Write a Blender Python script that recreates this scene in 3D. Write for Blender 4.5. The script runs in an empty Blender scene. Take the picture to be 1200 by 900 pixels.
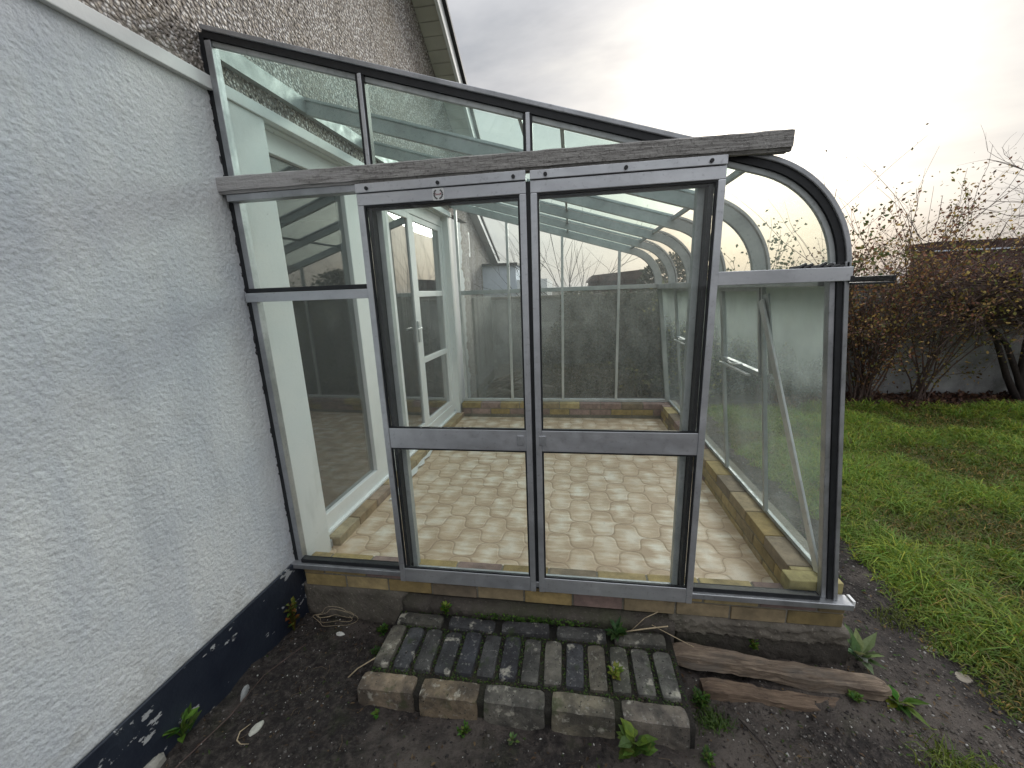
import bpy, math, random
import numpy as np
from mathutils import Vector, Matrix
random.seed(7); rng = np.random.default_rng(11)
S = bpy.context.scene
COL = S.collection
K = 0.035                      # the house wall runs very slightly off square

# ------------------------------------------------------------------ camera
cd = bpy.data.cameras.new('camera'); cam = bpy.data.objects.new('camera', cd); COL.objects.link(cam)
cd.sensor_width = 36; cd.lens = 460.556 / 1200 * 36; cd.clip_start = .02; cd.clip_end = 4000
r = Vector((0.98883294, 0.14481199, -0.0351982)); u = Vector((9.45383782e-04, 0.230084639, 0.973170163)); f = r.cross(u) * -1
M = Matrix((( r.x, u.x, f.x, 0), (r.y, u.y, f.y, 0), (r.z, u.z, f.z, 0), (0, 0, 0, 1)))
cam.matrix_world = Matrix.Translation((1.4645247, -1.6543531, 1.3554080)) @ M
if ((M.to_3x3() @ Vector((0, 0, -1))).y < 0):
    M = Matrix((( r.x, u.x, -f.x, 0), (r.y, u.y, -f.y, 0), (r.z, u.z, -f.z, 0), (0, 0, 0, 1)))
    cam.matrix_world = Matrix.Translation((1.4645247, -1.6543531, 1.3554080)) @ M
S.camera = cam

# ------------------------------------------------------------------ materials
class NT:
    def __init__(s, name):
        s.m = bpy.data.materials.new(name); s.m.use_nodes = True
        s.t = s.m.node_tree; s.n = s.t.nodes; s.n.clear()
        s.out = s.n.new('ShaderNodeOutputMaterial')
        s.tc = s.n.new('ShaderNodeTexCoord').outputs['Object']
    def node(s, typ, **kw):
        nd = s.n.new(typ)
        for k, v in kw.items():
            if hasattr(nd, k): setattr(nd, k, v)
        return nd
    def put(s, sock, v):
        if hasattr(v, 'is_linked') or isinstance(v, bpy.types.NodeSocket): s.t.links.new(v, sock)
        elif isinstance(v, (tuple, list)) and len(v) == 3 and sock.type == 'RGBA': sock.default_value = (*v, 1)
        else: sock.default_value = v
    def noise(s, scale, detail=4, rough=.55, vec=None, dist=0, out='Fac'):
        nd = s.n.new('ShaderNodeTexNoise'); s.put(nd.inputs['Vector'], vec or s.tc)
        nd.inputs['Scale'].default_value = scale; nd.inputs['Detail'].default_value = detail
        nd.inputs['Roughness'].default_value = rough; nd.inputs['Distortion'].default_value = dist
        return nd.outputs[out]
    def voro(s, scale, feature='F1', out='Distance', vec=None, rand=1):
        nd = s.n.new('ShaderNodeTexVoronoi'); nd.feature = feature; s.put(nd.inputs['Vector'], vec or s.tc)
        nd.inputs['Scale'].default_value = scale; nd.inputs['Randomness'].default_value = rand
        return nd.outputs[out]
    def scale(s, v, sc, loc=(0, 0, 0), rot=(0, 0, 0)):
        nd = s.n.new('ShaderNodeMapping'); s.put(nd.inputs['Vector'], v or s.tc)
        nd.inputs['Scale'].default_value = sc; nd.inputs['Location'].default_value = loc; nd.inputs['Rotation'].default_value = rot
        return nd.outputs[0]
    def ramp(s, fac, stops, interp='LINEAR'):
        nd = s.n.new('ShaderNodeValToRGB'); s.put(nd.inputs[0], fac); cr = nd.color_ramp; cr.interpolation = interp
        while len(cr.elements) < len(stops): cr.elements.new(.5)
        for e, (p, c) in zip(cr.elements, stops):
            e.position = p; e.color = (c, c, c, 1) if isinstance(c, (int, float)) else (*c, 1)
        return nd.outputs[0]
    def mix(s, fac, a, b, mode='MIX'):
        nd = s.n.new('ShaderNodeMix'); nd.data_type = 'RGBA'; nd.blend_type = mode
        s.put(nd.inputs[0], fac); s.put(nd.inputs[6], a); s.put(nd.inputs[7], b); return nd.outputs[2]
    def math(s, op, a, b=0., c=None):
        nd = s.n.new('ShaderNodeMath'); nd.operation = op; s.put(nd.inputs[0], a); s.put(nd.inputs[1], b)
        if c is not None: s.put(nd.inputs[2], c)
        return nd.outputs[0]
    def sep(s, v=None):
        nd = s.n.new('ShaderNodeSeparateXYZ'); s.put(nd.inputs[0], v or s.tc); return nd.outputs
    def comb(s, x, y, z):
        nd = s.n.new('ShaderNodeCombineXYZ')
        for i, q in enumerate((x, y, z)): s.put(nd.inputs[i], q)
        return nd.outputs[0]
    def attr(s, name='Col'):
        nd = s.n.new('ShaderNodeAttribute'); nd.attribute_name = name; return nd.outputs['Color']
    def bump(s, h, strength=.5, dist=.01, normal=None):
        nd = s.n.new('ShaderNodeBump'); s.put(nd.inputs['Height'], h); nd.inputs['Strength'].default_value = strength
        nd.inputs['Distance'].default_value = dist
        if normal is not None: s.put(nd.inputs['Normal'], normal)
        return nd.outputs[0]
    def princ(s, col, rough=.7, metal=0., normal=None, spec=.5, **kw):
        nd = s.n.new('ShaderNodeBsdfPrincipled'); s.put(nd.inputs['Base Color'], col); s.put(nd.inputs['Roughness'], rough)
        s.put(nd.inputs['Metallic'], metal); nd.inputs['Specular IOR Level'].default_value = spec
        if normal is not None: s.put(nd.inputs['Normal'], normal)
        for k, v in kw.items(): s.put(nd.inputs[k], v)
        return nd.outputs[0]
    def surf(s, sh): s.t.links.new(sh, s.out.inputs['Surface']); return s.m
    def mixs(s, fac, a, b):
        nd = s.n.new('ShaderNodeMixShader'); s.put(nd.inputs[0], fac); s.put(nd.inputs[1], a); s.put(nd.inputs[2], b); return nd.outputs[0]

MT = {}
def m_render():
    t = NT('painted_roughcast')
    big = t.noise(1.1, 4, .6); st = t.noise(3.0, 5, .6, vec=t.scale(None, (1, 1, .22)))
    c = t.mix(t.ramp(big, [(.34, 0), (.66, 1)]), (.62, .66, .71), (.80, .81, .81))
    c = t.mix(t.ramp(st, [(.48, 0), (.72, .55)]), c, (.45, .50, .60))
    c = t.mix(t.ramp(t.noise(9, 4), [(.56, 0), (.78, .35)]), c, (.44, .45, .46))
    c = t.mix(t.ramp(t.noise(7, 5, .62, vec=t.scale(None, (1, 1, .10), (0, 2, 0))), [(.54, 0), (.74, .28)]), c, (.40, .42, .46))
    c = t.mix(t.ramp(t.math('ADD', t.math('MULTIPLY', t.sep()[2], 1.6), t.math('MULTIPLY', t.noise(12, 5, .65), .9)), [(.40, .45), (.60, 0)]), c, (.42, .41, .38))
    fine = t.noise(190, 4, .6); med = t.noise(70, 3, .55); blob = t.voro(75, 'SMOOTH_F1')
    c = t.mix(t.ramp(fine, [(.34, .45), (.5, 0)]), c, (.36, .38, .42))
    h = t.math('ADD', t.math('MULTIPLY', med, 1.4), t.math('SUBTRACT', t.math('MULTIPLY', fine, .7), t.math('MULTIPLY', blob, .9)))
    return t.surf(t.princ(c, .85, normal=t.bump(h, .38, .007)))
def m_smooth_white(name='smooth_white_paint', a=(.72, .76, .77), b=(.8, .81, .8), dirt=.4):
    t = NT(name)
    c = t.mix(t.ramp(t.noise(2.2, 5), [(.35, 0), (.65, 1)]), a, b)
    c = t.mix(t.ramp(t.noise(5, 6, .65, vec=t.scale(None, (1, 1, .35))), [(.56, 0), (.75, dirt)]), c, (.38, .39, .36))
    return t.surf(t.princ(c, .55, normal=t.bump(t.noise(60, 4), .25, .003)))
def dash_nodes(t):
    v = t.scale(None, (1, 1, 1.0)); v2 = t.node('ShaderNodeVectorMath'); v2.operation = 'ADD'
    t.put(v2.inputs[0], v); nz = t.noise(40, 2, out='Color'); sc = t.node('ShaderNodeVectorMath'); sc.operation = 'SCALE'
    t.put(sc.inputs[0], nz); sc.inputs['Scale'].default_value = .012; t.put(v2.inputs[1], sc.outputs[0]); vv = v2.outputs[0]
    cell = t.voro(72, out='Color', vec=vv); d = t.voro(72, vec=vv)
    rnd = t.sep(cell)[0]
    stone = t.ramp(rnd, [(0, (.05, .042, .035)), (.09, (.20, .17, .15)), (.19, (.42, .38, .34)), (.36, (.68, .65, .63)), (.56, (.33, .31, .31)), (.66, (.80, .78, .76)), (.88, (.52, .46, .40))], 'CONSTANT')
    c = t.mix(t.ramp(d, [(.38, 0), (.62, 1)]), stone, (.24, .215, .195))
    c = t.mix(t.ramp(t.noise(2.0, 4), [(.45, 0), (.75, .35)]), c, (.22, .17, .10))
    return c, t.math('SUBTRACT', 1., t.math('MULTIPLY', d, 1.3))
def m_dash():
    t = NT('pebble_dash'); c, h = dash_nodes(t); return t.surf(t.princ(c, .75, normal=t.bump(h, 1., .012)))
def m_ragged():
    t = NT('half_painted_dash'); c, h = dash_nodes(t); o = t.sep()
    n = t.math('MULTIPLY', t.math('SUBTRACT', t.noise(5, 3, .6, vec=t.scale(None, (0, 0, 1))), .5), .5)
    n = t.math('ADD', n, t.math('MULTIPLY', t.math('SUBTRACT', t.noise(30, 2), .5), .05))
    mk = t.math('LESS_THAN', t.math('ADD', o[1], n), 3.34)
    c = t.mix(mk, c, (.74, .77, .77))
    return t.surf(t.princ(c, .7, normal=t.bump(h, .5, .008)))
def m_plinth():
    t = NT('peeling_dark_paint')
    c = t.mix(t.ramp(t.noise(4, 4), [(.3, 0), (.7, 1)]), (.009, .013, .026), (.026, .034, .050))
    chip = t.noise(5, 6, .66, vec=t.scale(None, (1, 1, 1.8), (3.3, 0, 1.1)))
    chip2 = t.noise(38, 2, .5, vec=t.scale(None, (1, .5, 2)))
    c = t.mix(t.ramp(chip, [(.615, 0), (.622, 1)]), c, (.40, .41, .42))
    c = t.mix(t.ramp(chip2, [(.76, 0), (.77, 1)]), c, (.5, .5, .5))
    c = t.mix(t.math('MULTIPLY', t.ramp(t.math('ADD', t.sep()[2], t.math('MULTIPLY', t.noise(9), .12)), [(.0, 0), (.5, 0)]), 1.), c, (.1, .09, .07))
    return t.surf(t.princ(c, .5, normal=t.bump(t.noise(50, 4), .5, .004)))
def m_alu(name, a, b, rough=.45, metal=.75, streak=(1, 1, 1)):
    t = NT(name); v = t.scale(None, streak)
    c = t.mix(t.ramp(t.noise(7, 6, .65, vec=v), [(.35, 0), (.68, 1)]), a, b)
    c = t.mix(t.ramp(t.noise(60, 4, .6), [(.58, 0), (.75, .5)]), c, tuple(x * .5 for x in a))
    c = t.mix(t.ramp(t.noise(2.6, 5, .6), [(.52, 0), (.72, .4)]), c, tuple(x * .62 for x in a))
    return t.surf(t.princ(c, t.ramp(t.noise(20), [(.3, rough - .1), (.7, rough + .15)]), metal, normal=t.bump(t.noise(90, 3), .12, .002)))
def m_beam():
    t = NT('weathered_beam'); v = t.scale(None, (.55, 6, 9))
    g = t.noise(14, 7, .7, vec=v); sp = t.noise(70, 4, .7)
    c = t.ramp(g, [(.3, (.10, .095, .09)), (.43, (.28, .27, .26)), (.56, (.42, .41, .395)), (.72, (.54, .53, .51))])
    c = t.mix(t.ramp(sp, [(.52, 0), (.68, .6)]), c, (.06, .055, .05))
    c = t.mix(t.ramp(t.noise(150, 2), [(.66, 0), (.7, .7)]), c, (.5, .5, .47))
    c = t.mix(t.ramp(t.math('ADD', t.sep()[0], t.math('MULTIPLY', t.math('SUBTRACT', t.noise(8, 4, .6, vec=t.scale(None, (.6, 1, 4))), .5), 1.2)), [(.38, .85), (.52, 0)]), c, (.50, .49, .49))
    return t.surf(t.princ(c, .85, normal=t.bump(t.math('ADD', g, sp), .9, .008)))
def m_plain(name, col, rough=.6, metal=0, nscale=40, var=.3, bump=.2, bd=.003):
    t = NT(name); c = t.mix(t.ramp(t.noise(nscale, 4), [(.3, 0), (.7, 1)]), tuple(x * (1 - var) for x in col), tuple(min(1, x * (1 + var)) for x in col))
    return t.surf(t.princ(c, rough, metal, normal=t.bump(t.noise(nscale * 2, 3), bump, bd)))
def m_attr(name, rough=.8, nscale=60, amt=.5, bump=.6, bd=.004, spec=.4, lichen=0, soot=0, trans=0):
    t = NT(name); c = t.attr()
    c = t.mix(t.ramp(t.noise(nscale, 5, .65), [(.3, amt), (.62, 0)]), c, t.mix(1., c, (.35, .35, .35), 'MULTIPLY'))
    if soot: c = t.mix(t.ramp(t.noise(9, 5, .6), [(.4, soot), (.62, 0)]), c, (.02, .02, .021))
    if lichen:
        c = t.mix(t.ramp(t.noise(60, 4, .7), [(.58, 0), (.74, lichen)]), c, (.34, .34, .31))
        c = t.mix(t.ramp(t.noise(16, 4, .6, vec=t.scale(None, (1, 1, 1), (5, 2, 1))), [(.60, 0), (.68, lichen)]), c, (.50, .48, .40))
        c = t.mix(t.ramp(t.noise(12, 4, .6, vec=t.scale(None, (1, 1, 1), (1, 7, 1))), [(.58, 0), (.68, .6)]), c, (.035, .055, .015))
        c = t.mix(t.ramp(t.noise(95, 2), [(.66, 0), (.69, .9)]), c, (.012, .012, .012))
    n = t.bump(t.noise(nscale * 1.3, 5, .65), bump, bd)
    b = t.princ(c, rough, normal=n, spec=spec)
    if trans:
        tr = t.node('ShaderNodeBsdfTranslucent'); t.put(tr.inputs[0], c); b = t.mixs(trans, b, tr.outputs[0])
    return t.surf(b)
def m_soil():
    t = NT('damp_soil')
    a = t.noise(2.2, 6, .6); b = t.noise(38, 6, .7); cc = t.noise(7, 5, .6)
    c = t.ramp(b, [(.32, (.010, .009, .009)), (.5, (.036, .030, .028)), (.68, (.095, .080, .070))])
    c = t.mix(t.ramp(a, [(.48, 0), (.62, .75)]), c, (.135, .115, .10))
    c = t.mix(t.ramp(cc, [(.52, 0), (.70, .5)]), c, (.012, .011, .013))
    c = t.mix(t.ramp(t.noise(3.1, 5, .6, vec=t.scale(None, (1, 1, 1), (9, 4, 0))), [(.58, 0), (.70, .5)]), c, (.03, .042, .012))
    c = t.mix(t.ramp(t.voro(85), [(.10, .9), (.16, 0)]), c, t.ramp(t.sep(t.voro(85, out='Color'))[0], [(0, (.05, .045, .04)), (.7, (.12, .11, .1)), (.93, (.5, .5, .48))], 'CONSTANT'))
    h = t.math('ADD', t.math('MULTIPLY', t.noise(18, 6, .7), 1.6), t.math('MULTIPLY', b, .8))
    return t.surf(t.princ(c, .78, normal=t.bump(h, 1., .022), spec=.35))
def m_lawnbase():
    t = NT('lawn_earth'); c = t.ramp(t.noise(25, 5, .65), [(.3, (.014, .020, .006)), (.6, (.035, .050, .012)), (.8, (.07, .065, .03))])
    return t.surf(t.princ(c, .9, normal=t.bump(t.noise(40, 5), .8, .02)))
def m_leaf(name, trans=.3, rough=.55):
    t = NT(name); c = t.attr(); c = t.mix(t.ramp(t.noise(90, 3), [(.35, .4), (.6, 0)]), c, t.mix(1., c, (.5, .5, .45), 'MULTIPLY'))
    tr = t.node('ShaderNodeBsdfTranslucent'); t.put(tr.inputs[0], c)
    return t.surf(t.mixs(trans, t.princ(c, rough, spec=.3), tr.outputs[0]))
def m_floor():
    t = NT('ogee_stone_tiles'); o = t.sep()
    P = .196
    X = t.math('DIVIDE', t.math('MULTIPLY', t.math('ADD', o[0], o[1]), .7071), P); Y = t.math('DIVIDE', t.math('MULTIPLY', t.math('SUBTRACT', o[1], o[0]), .7071), P)
    A = .135
    U = t.math('ADD', X, t.math('MULTIPLY', t.math('SINE', t.math('MULTIPLY', Y, 2 * math.pi)), A))
    V = t.math('ADD', Y, t.math('MULTIPLY', t.math('SINE', t.math('MULTIPLY', X, 2 * math.pi)), A))
    def edge(q):
        fr = t.math('FRACT', q); return t.math('MINIMUM', fr, t.math('SUBTRACT', 1., fr))
    e = t.math('MINIMUM', edge(U), edge(V))
    e = t.math('ADD', e, t.math('MULTIPLY', t.math('SUBTRACT', t.noise(30, 3), .5), .018))
    wn = t.node('ShaderNodeTexWhiteNoise'); wn.noise_dimensions = '2D'
    t.put(wn.inputs['Vector'], t.comb(t.math('FLOOR', U), t.math('FLOOR', V), 0.)); rv = wn.outputs['Value']; rc = t.sep(wn.outputs['Color'])
    fu = t.math('SUBTRACT', t.math('FRACT', U), t.math('ADD', .35, t.math('MULTIPLY', rc[1], .35)))
    fv = t.math('SUBTRACT', t.math('FRACT', V), t.math('ADD', .3, t.math('MULTIPLY', rc[2], .4)))
    # drift of pale cloud across each tile, streaky towards one side
    dd = t.math('SQRT', t.math('ADD', t.math('POWER', t.math('ABSOLUTE', fu), 2.), t.math('POWER', t.math('ABSOLUTE', fv), 2.)))
    cl = t.math('ADD', dd, t.math('MULTIPLY', t.math('SUBTRACT', t.noise(11, 4, .6, vec=t.scale(None, (.45, 2.0, 1), rot=(0, 0, .5))), .5), 2.2))
    c = t.ramp(cl, [(.0, (.78, .72, .62)), (.30, (.64, .525, .39)), (.62, (.46, .335, .225))])
    c = t.mix(t.math('MULTIPLY', rv, .45), c, (.60, .45, .31))
    c = t.mix(t.ramp(t.noise(9, 5, .6), [(.45, 0), (.70, .5)]), c, (.42, .315, .21))
    c = t.mix(t.ramp(t.noise(120, 3), [(.6, 0), (.75, .35)]), c, (.36, .28, .19))
    c = t.mix(t.ramp(e, [(.003, .72), (.014, 0)]), c, (.25, .17, .115))
    h = t.math('ADD', t.ramp(e, [(.0, 0), (.06, 1)]), t.math('MULTIPLY', t.noise(25, 4), .3))
    return t.surf(t.princ(c, .5, normal=t.bump(h, .5, .006)))
def m_glass(name, tint=(.97, .985, .98), dirt=.05, dirtcol=(.7, .72, .7), nz=3., var=.08, refl=1., zgrad=None, trans=.5, speck=.0, rough=.0):
    t = NT(name)
    lw = t.node('ShaderNodeLayerWeight'); lw.inputs['Blend'].default_value = .5
    fr = t.math('ADD', .035, t.math('MULTIPLY', t.math('POWER', lw.outputs['Facing'], 5.), .9))
    fr = t.math('MULTIPLY', fr, refl)
    tp = t.node('ShaderNodeBsdfTransparent'); t.put(tp.inputs[0], tint)
    gl = t.node('ShaderNodeBsdfGlossy'); gl.inputs['Roughness'].default_value = rough; t.put(gl.inputs[0], (1., 1., 1.))
    df = t.node('ShaderNodeBsdfDiffuse'); t.put(df.inputs[0], dirtcol); tl = t.node('ShaderNodeBsdfTranslucent'); t.put(tl.inputs[0], dirtcol)
    dt = t.mixs(trans, df.outputs[0], tl.outputs[0])
    n = t.ramp(t.noise(nz, 6, .62, vec=t.scale(None, (1, 1, .6))), [(.32, 0), (.72, 1)])
    amt = t.math('ADD', dirt, t.math('MULTIPLY', n, var))
    if zgrad:
        z = t.sep()[2]; w = t.math('ADD', z, t.math('MULTIPLY', t.math('SUBTRACT', t.noise(5, 4), .5), .35))
        mr = t.node('ShaderNodeMapRange'); t.put(mr.inputs[0], w); mr.inputs[1].default_value = zgrad[0]; mr.inputs[2].default_value = zgrad[1]
        mr.inputs[3].default_value = 0.; mr.inputs[4].default_value = zgrad[2]; amt = t.math('ADD', amt, mr.outputs[0])
    if speck:
        amt = t.math('ADD', amt, t.ramp(t.noise(140, 2), [(.70, 0), (.74, speck)]))
        amt = t.math('ADD', amt, t.ramp(t.noise(45, 2, vec=t.scale(None, (1, 1, 1), (3, 1, 2))), [(.74, 0), (.76, speck)]))
    return t.surf(t.mixs(fr, t.mixs(amt, tp.outputs[0], dt), gl.outputs[0]))
def m_wood(name, base, dark):
    t = NT(name); g = t.noise(9, 7, .72, vec=t.scale(None, (.35, 6, 6)), dist=1.0)
    c = t.mix(t.ramp(g, [(.35, 0), (.65, 1)]), dark, base)
    c = t.mix(t.ramp(t.noise(5, 5), [(.5, 0), (.7, .7)]), c, tuple(x * .4 for x in dark))
    c = t.mix(t.ramp(t.noise(4, 5, .6, vec=t.scale(None, (1, 3, 3), (4, 2, 2))), [(.5, 0), (.66, .6)]), c, (.16, .15, .135))
    return t.surf(t.princ(c, .85, normal=t.bump(g, 1., .016)))
def m_conc(name, a, b, moss=.4, bs=1.):
    t = NT(name); c = t.mix(t.ramp(t.noise(6, 6, .65), [(.3, 0), (.7, 1)]), a, b)
    c = t.mix(t.ramp(t.noise(3.5, 5, .6, vec=t.scale(None, (1, 1, 1), (2, 5, 3))), [(.5, 0), (.68, moss)]), c, (.05, .06, .025))
    c = t.mix(t.ramp(t.noise(70, 3), [(.62, 0), (.7, .6)]), c, tuple(min(1, x * 1.7) for x in b))
    h = t.math('ADD', t.noise(22, 5, .65), t.math('MULTIPLY', t.noise(90, 3), .4))
    return t.surf(t.princ(c, .88, normal=t.bump(h, bs, .014)))
def m_brickwall(name, a, b, mortar):
    t = NT(name); o = t.sep(); nd = t.node('ShaderNodeTexBrick'); t.put(nd.inputs['Vector'], t.comb(t.math('ADD', o[0], o[1]), o[2], 0.))
    t.put(nd.inputs['Color1'], a); t.put(nd.inputs['Color2'], b); t.put(nd.inputs['Mortar'], mortar)
    nd.inputs['Scale'].default_value = 1.; nd.inputs['Brick Width'].default_value = .225; nd.inputs['Row Height'].default_value = .075; nd.inputs['Mortar Size'].default_value = .008
    c = t.mix(t.ramp(t.noise(3, 5), [(.4, 0), (.7, .5)]), nd.outputs[0], tuple(x * .4 for x in a))
    return t.surf(t.princ(c, .9, normal=t.bump(nd.outputs['Fac'], .4, -.01)))

MT['render'] = m_render(); MT['white'] = m_smooth_white(); MT['dash'] = m_dash(); MT['ragged'] = m_ragged(); MT['plinth'] = m_plinth()
MT['upvc'] = m_smooth_white('white_plastic', (.78, .80, .80), (.84, .85, .85), .18)
MT['alu'] = m_alu('weathered_aluminium', (.33, .345, .36), (.50, .515, .54))
MT['alu_light'] = m_alu('clean_aluminium', (.50, .52, .55), (.66, .68, .71), .4, streak=(.3, 1, 1))
MT['alu_in'] = m_alu('inner_aluminium', (.38, .41, .41), (.52, .55, .55), .55, .45)
MT['alu_pale'] = m_alu('pale_aluminium', (.55, .57, .57), (.7, .72, .72), .45, .4)
MT['gasket'] = m_plain('black_gasket', (.012, .014, .017), .5)
MT['beam'] = m_beam()
MT['brick'] = m_attr('buff_brick', .85, 22, .45, .5, .003, soot=.3)
MT['oldbrick'] = m_attr('lichen_brick', .9, 28, .6, 1., .007, lichen=.6, soot=.7)
MT['mortar'] = m_conc('mortar', (.17, .16, .13), (.26, .24, .20), .3)
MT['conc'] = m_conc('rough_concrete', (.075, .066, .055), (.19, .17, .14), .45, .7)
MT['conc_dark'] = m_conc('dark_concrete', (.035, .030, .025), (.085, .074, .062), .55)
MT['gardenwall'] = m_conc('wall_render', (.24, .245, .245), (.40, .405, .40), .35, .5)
MT['shadewall'] = m_conc('shade_toned_render', (.10, .105, .105), (.19, .195, .19), .5, .5)  # garden render darkened: the return wall's shade is put into its colour
MT['soil'] = m_soil(); MT['lawn'] = m_lawnbase(); MT['leaf'] = m_leaf('leaf'); MT['grass'] = m_leaf('grass_blade', .35, .5)
MT['twig'] = m_plain('bark', (.11, .075, .065), .9, 0, 30, .4); MT['twig_dark'] = m_plain('dark_bark', (.030, .022, .020), .9, 0, 30, .4)
MT['straw'] = m_plain('straw', (.42, .34, .22), .7); MT['stone'] = m_attr('stone', .85, 50, .4, .4, .003)
MT['floor'] = m_floor(); MT['glass'] = m_glass('clear_glass', tint=(.985, .995, .99), dirt=.004, var=.022, speck=.12, refl=.6)
MT['glass_house'] = m_glass('house_glass', tint=(.80, .82, .82), dirt=.015, var=.03, refl=3.2, speck=.1)
MT['glass_roof'] = m_glass('green_roof_glass', tint=(.885, .965, .945), dirt=.03, dirtcol=(.72, .84, .80), var=.07, trans=.75, refl=.3, speck=.1, nz=5)
MT['glass_gable'] = m_glass('gable_glass', tint=(.95, .975, .97), dirt=.008, var=.045, speck=.15, nz=6, refl=.6)
MT['glass_curve'] = m_glass('curved_acrylic', tint=(.97, .968, .935), dirt=.03, dirtcol=(.75, .74, .66), var=.06, trans=.8, refl=.35, speck=.1)
MT['glass_side'] = m_glass('misted_glass', tint=(.95, .975, .965), dirt=.05, dirtcol=(.74, .82, .80), var=.10, refl=.3, zgrad=(.85, 1.36, .6), trans=.75, speck=.1, nz=4)
MT['glass_far'] = m_glass('grimy_glass', tint=(.86, .88, .87), dirt=.08, dirtcol=(.52, .55, .53), var=.18, trans=.55, speck=.1, nz=5)
MT['wood1'] = m_wood('weathered_timber', (.38, .30, .22), (.115, .082, .060)); MT['wood2'] = m_wood('rotten_timber', (.29, .21, .145), (.08, .052, .037))
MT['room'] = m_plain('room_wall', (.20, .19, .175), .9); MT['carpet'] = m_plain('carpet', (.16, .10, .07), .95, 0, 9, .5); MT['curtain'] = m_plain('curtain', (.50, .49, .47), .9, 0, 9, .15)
MT['soffit'] = m_smooth_white('soffit_paint', (.50, .49, .42), (.58, .57, .50), .3); MT['black'] = m_plain('black_verge', (.015, .015, .017), .6)
MT['tile'] = m_plain('roof_tile', (.05, .045, .045), .8, 0, 12, .4); MT['brickred'] = m_brickwall('red_brick', (.23, .10, .08), (.17, .075, .06), (.2, .18, .16))
MT['farwhite'] = m_plain('far_white_render', (.60, .66, .74), .8, 0, 3, .06); MT['rust'] = m_plain('shed_boards', (.06, .035, .028), .9, 0, 8, .4)  # far white is tinted blue: the extension's shade is in the colour
MT['red'] = m_plain('red_print', (.35, .03, .05), .5, var=.1); MT['sticker'] = m_plain('sticker_white', (.72, .74, .74), .45, var=.06)
MT['bluesheet'] = m_plain('pale_blue_sheet', (.50, .62, .78), .6)

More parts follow.
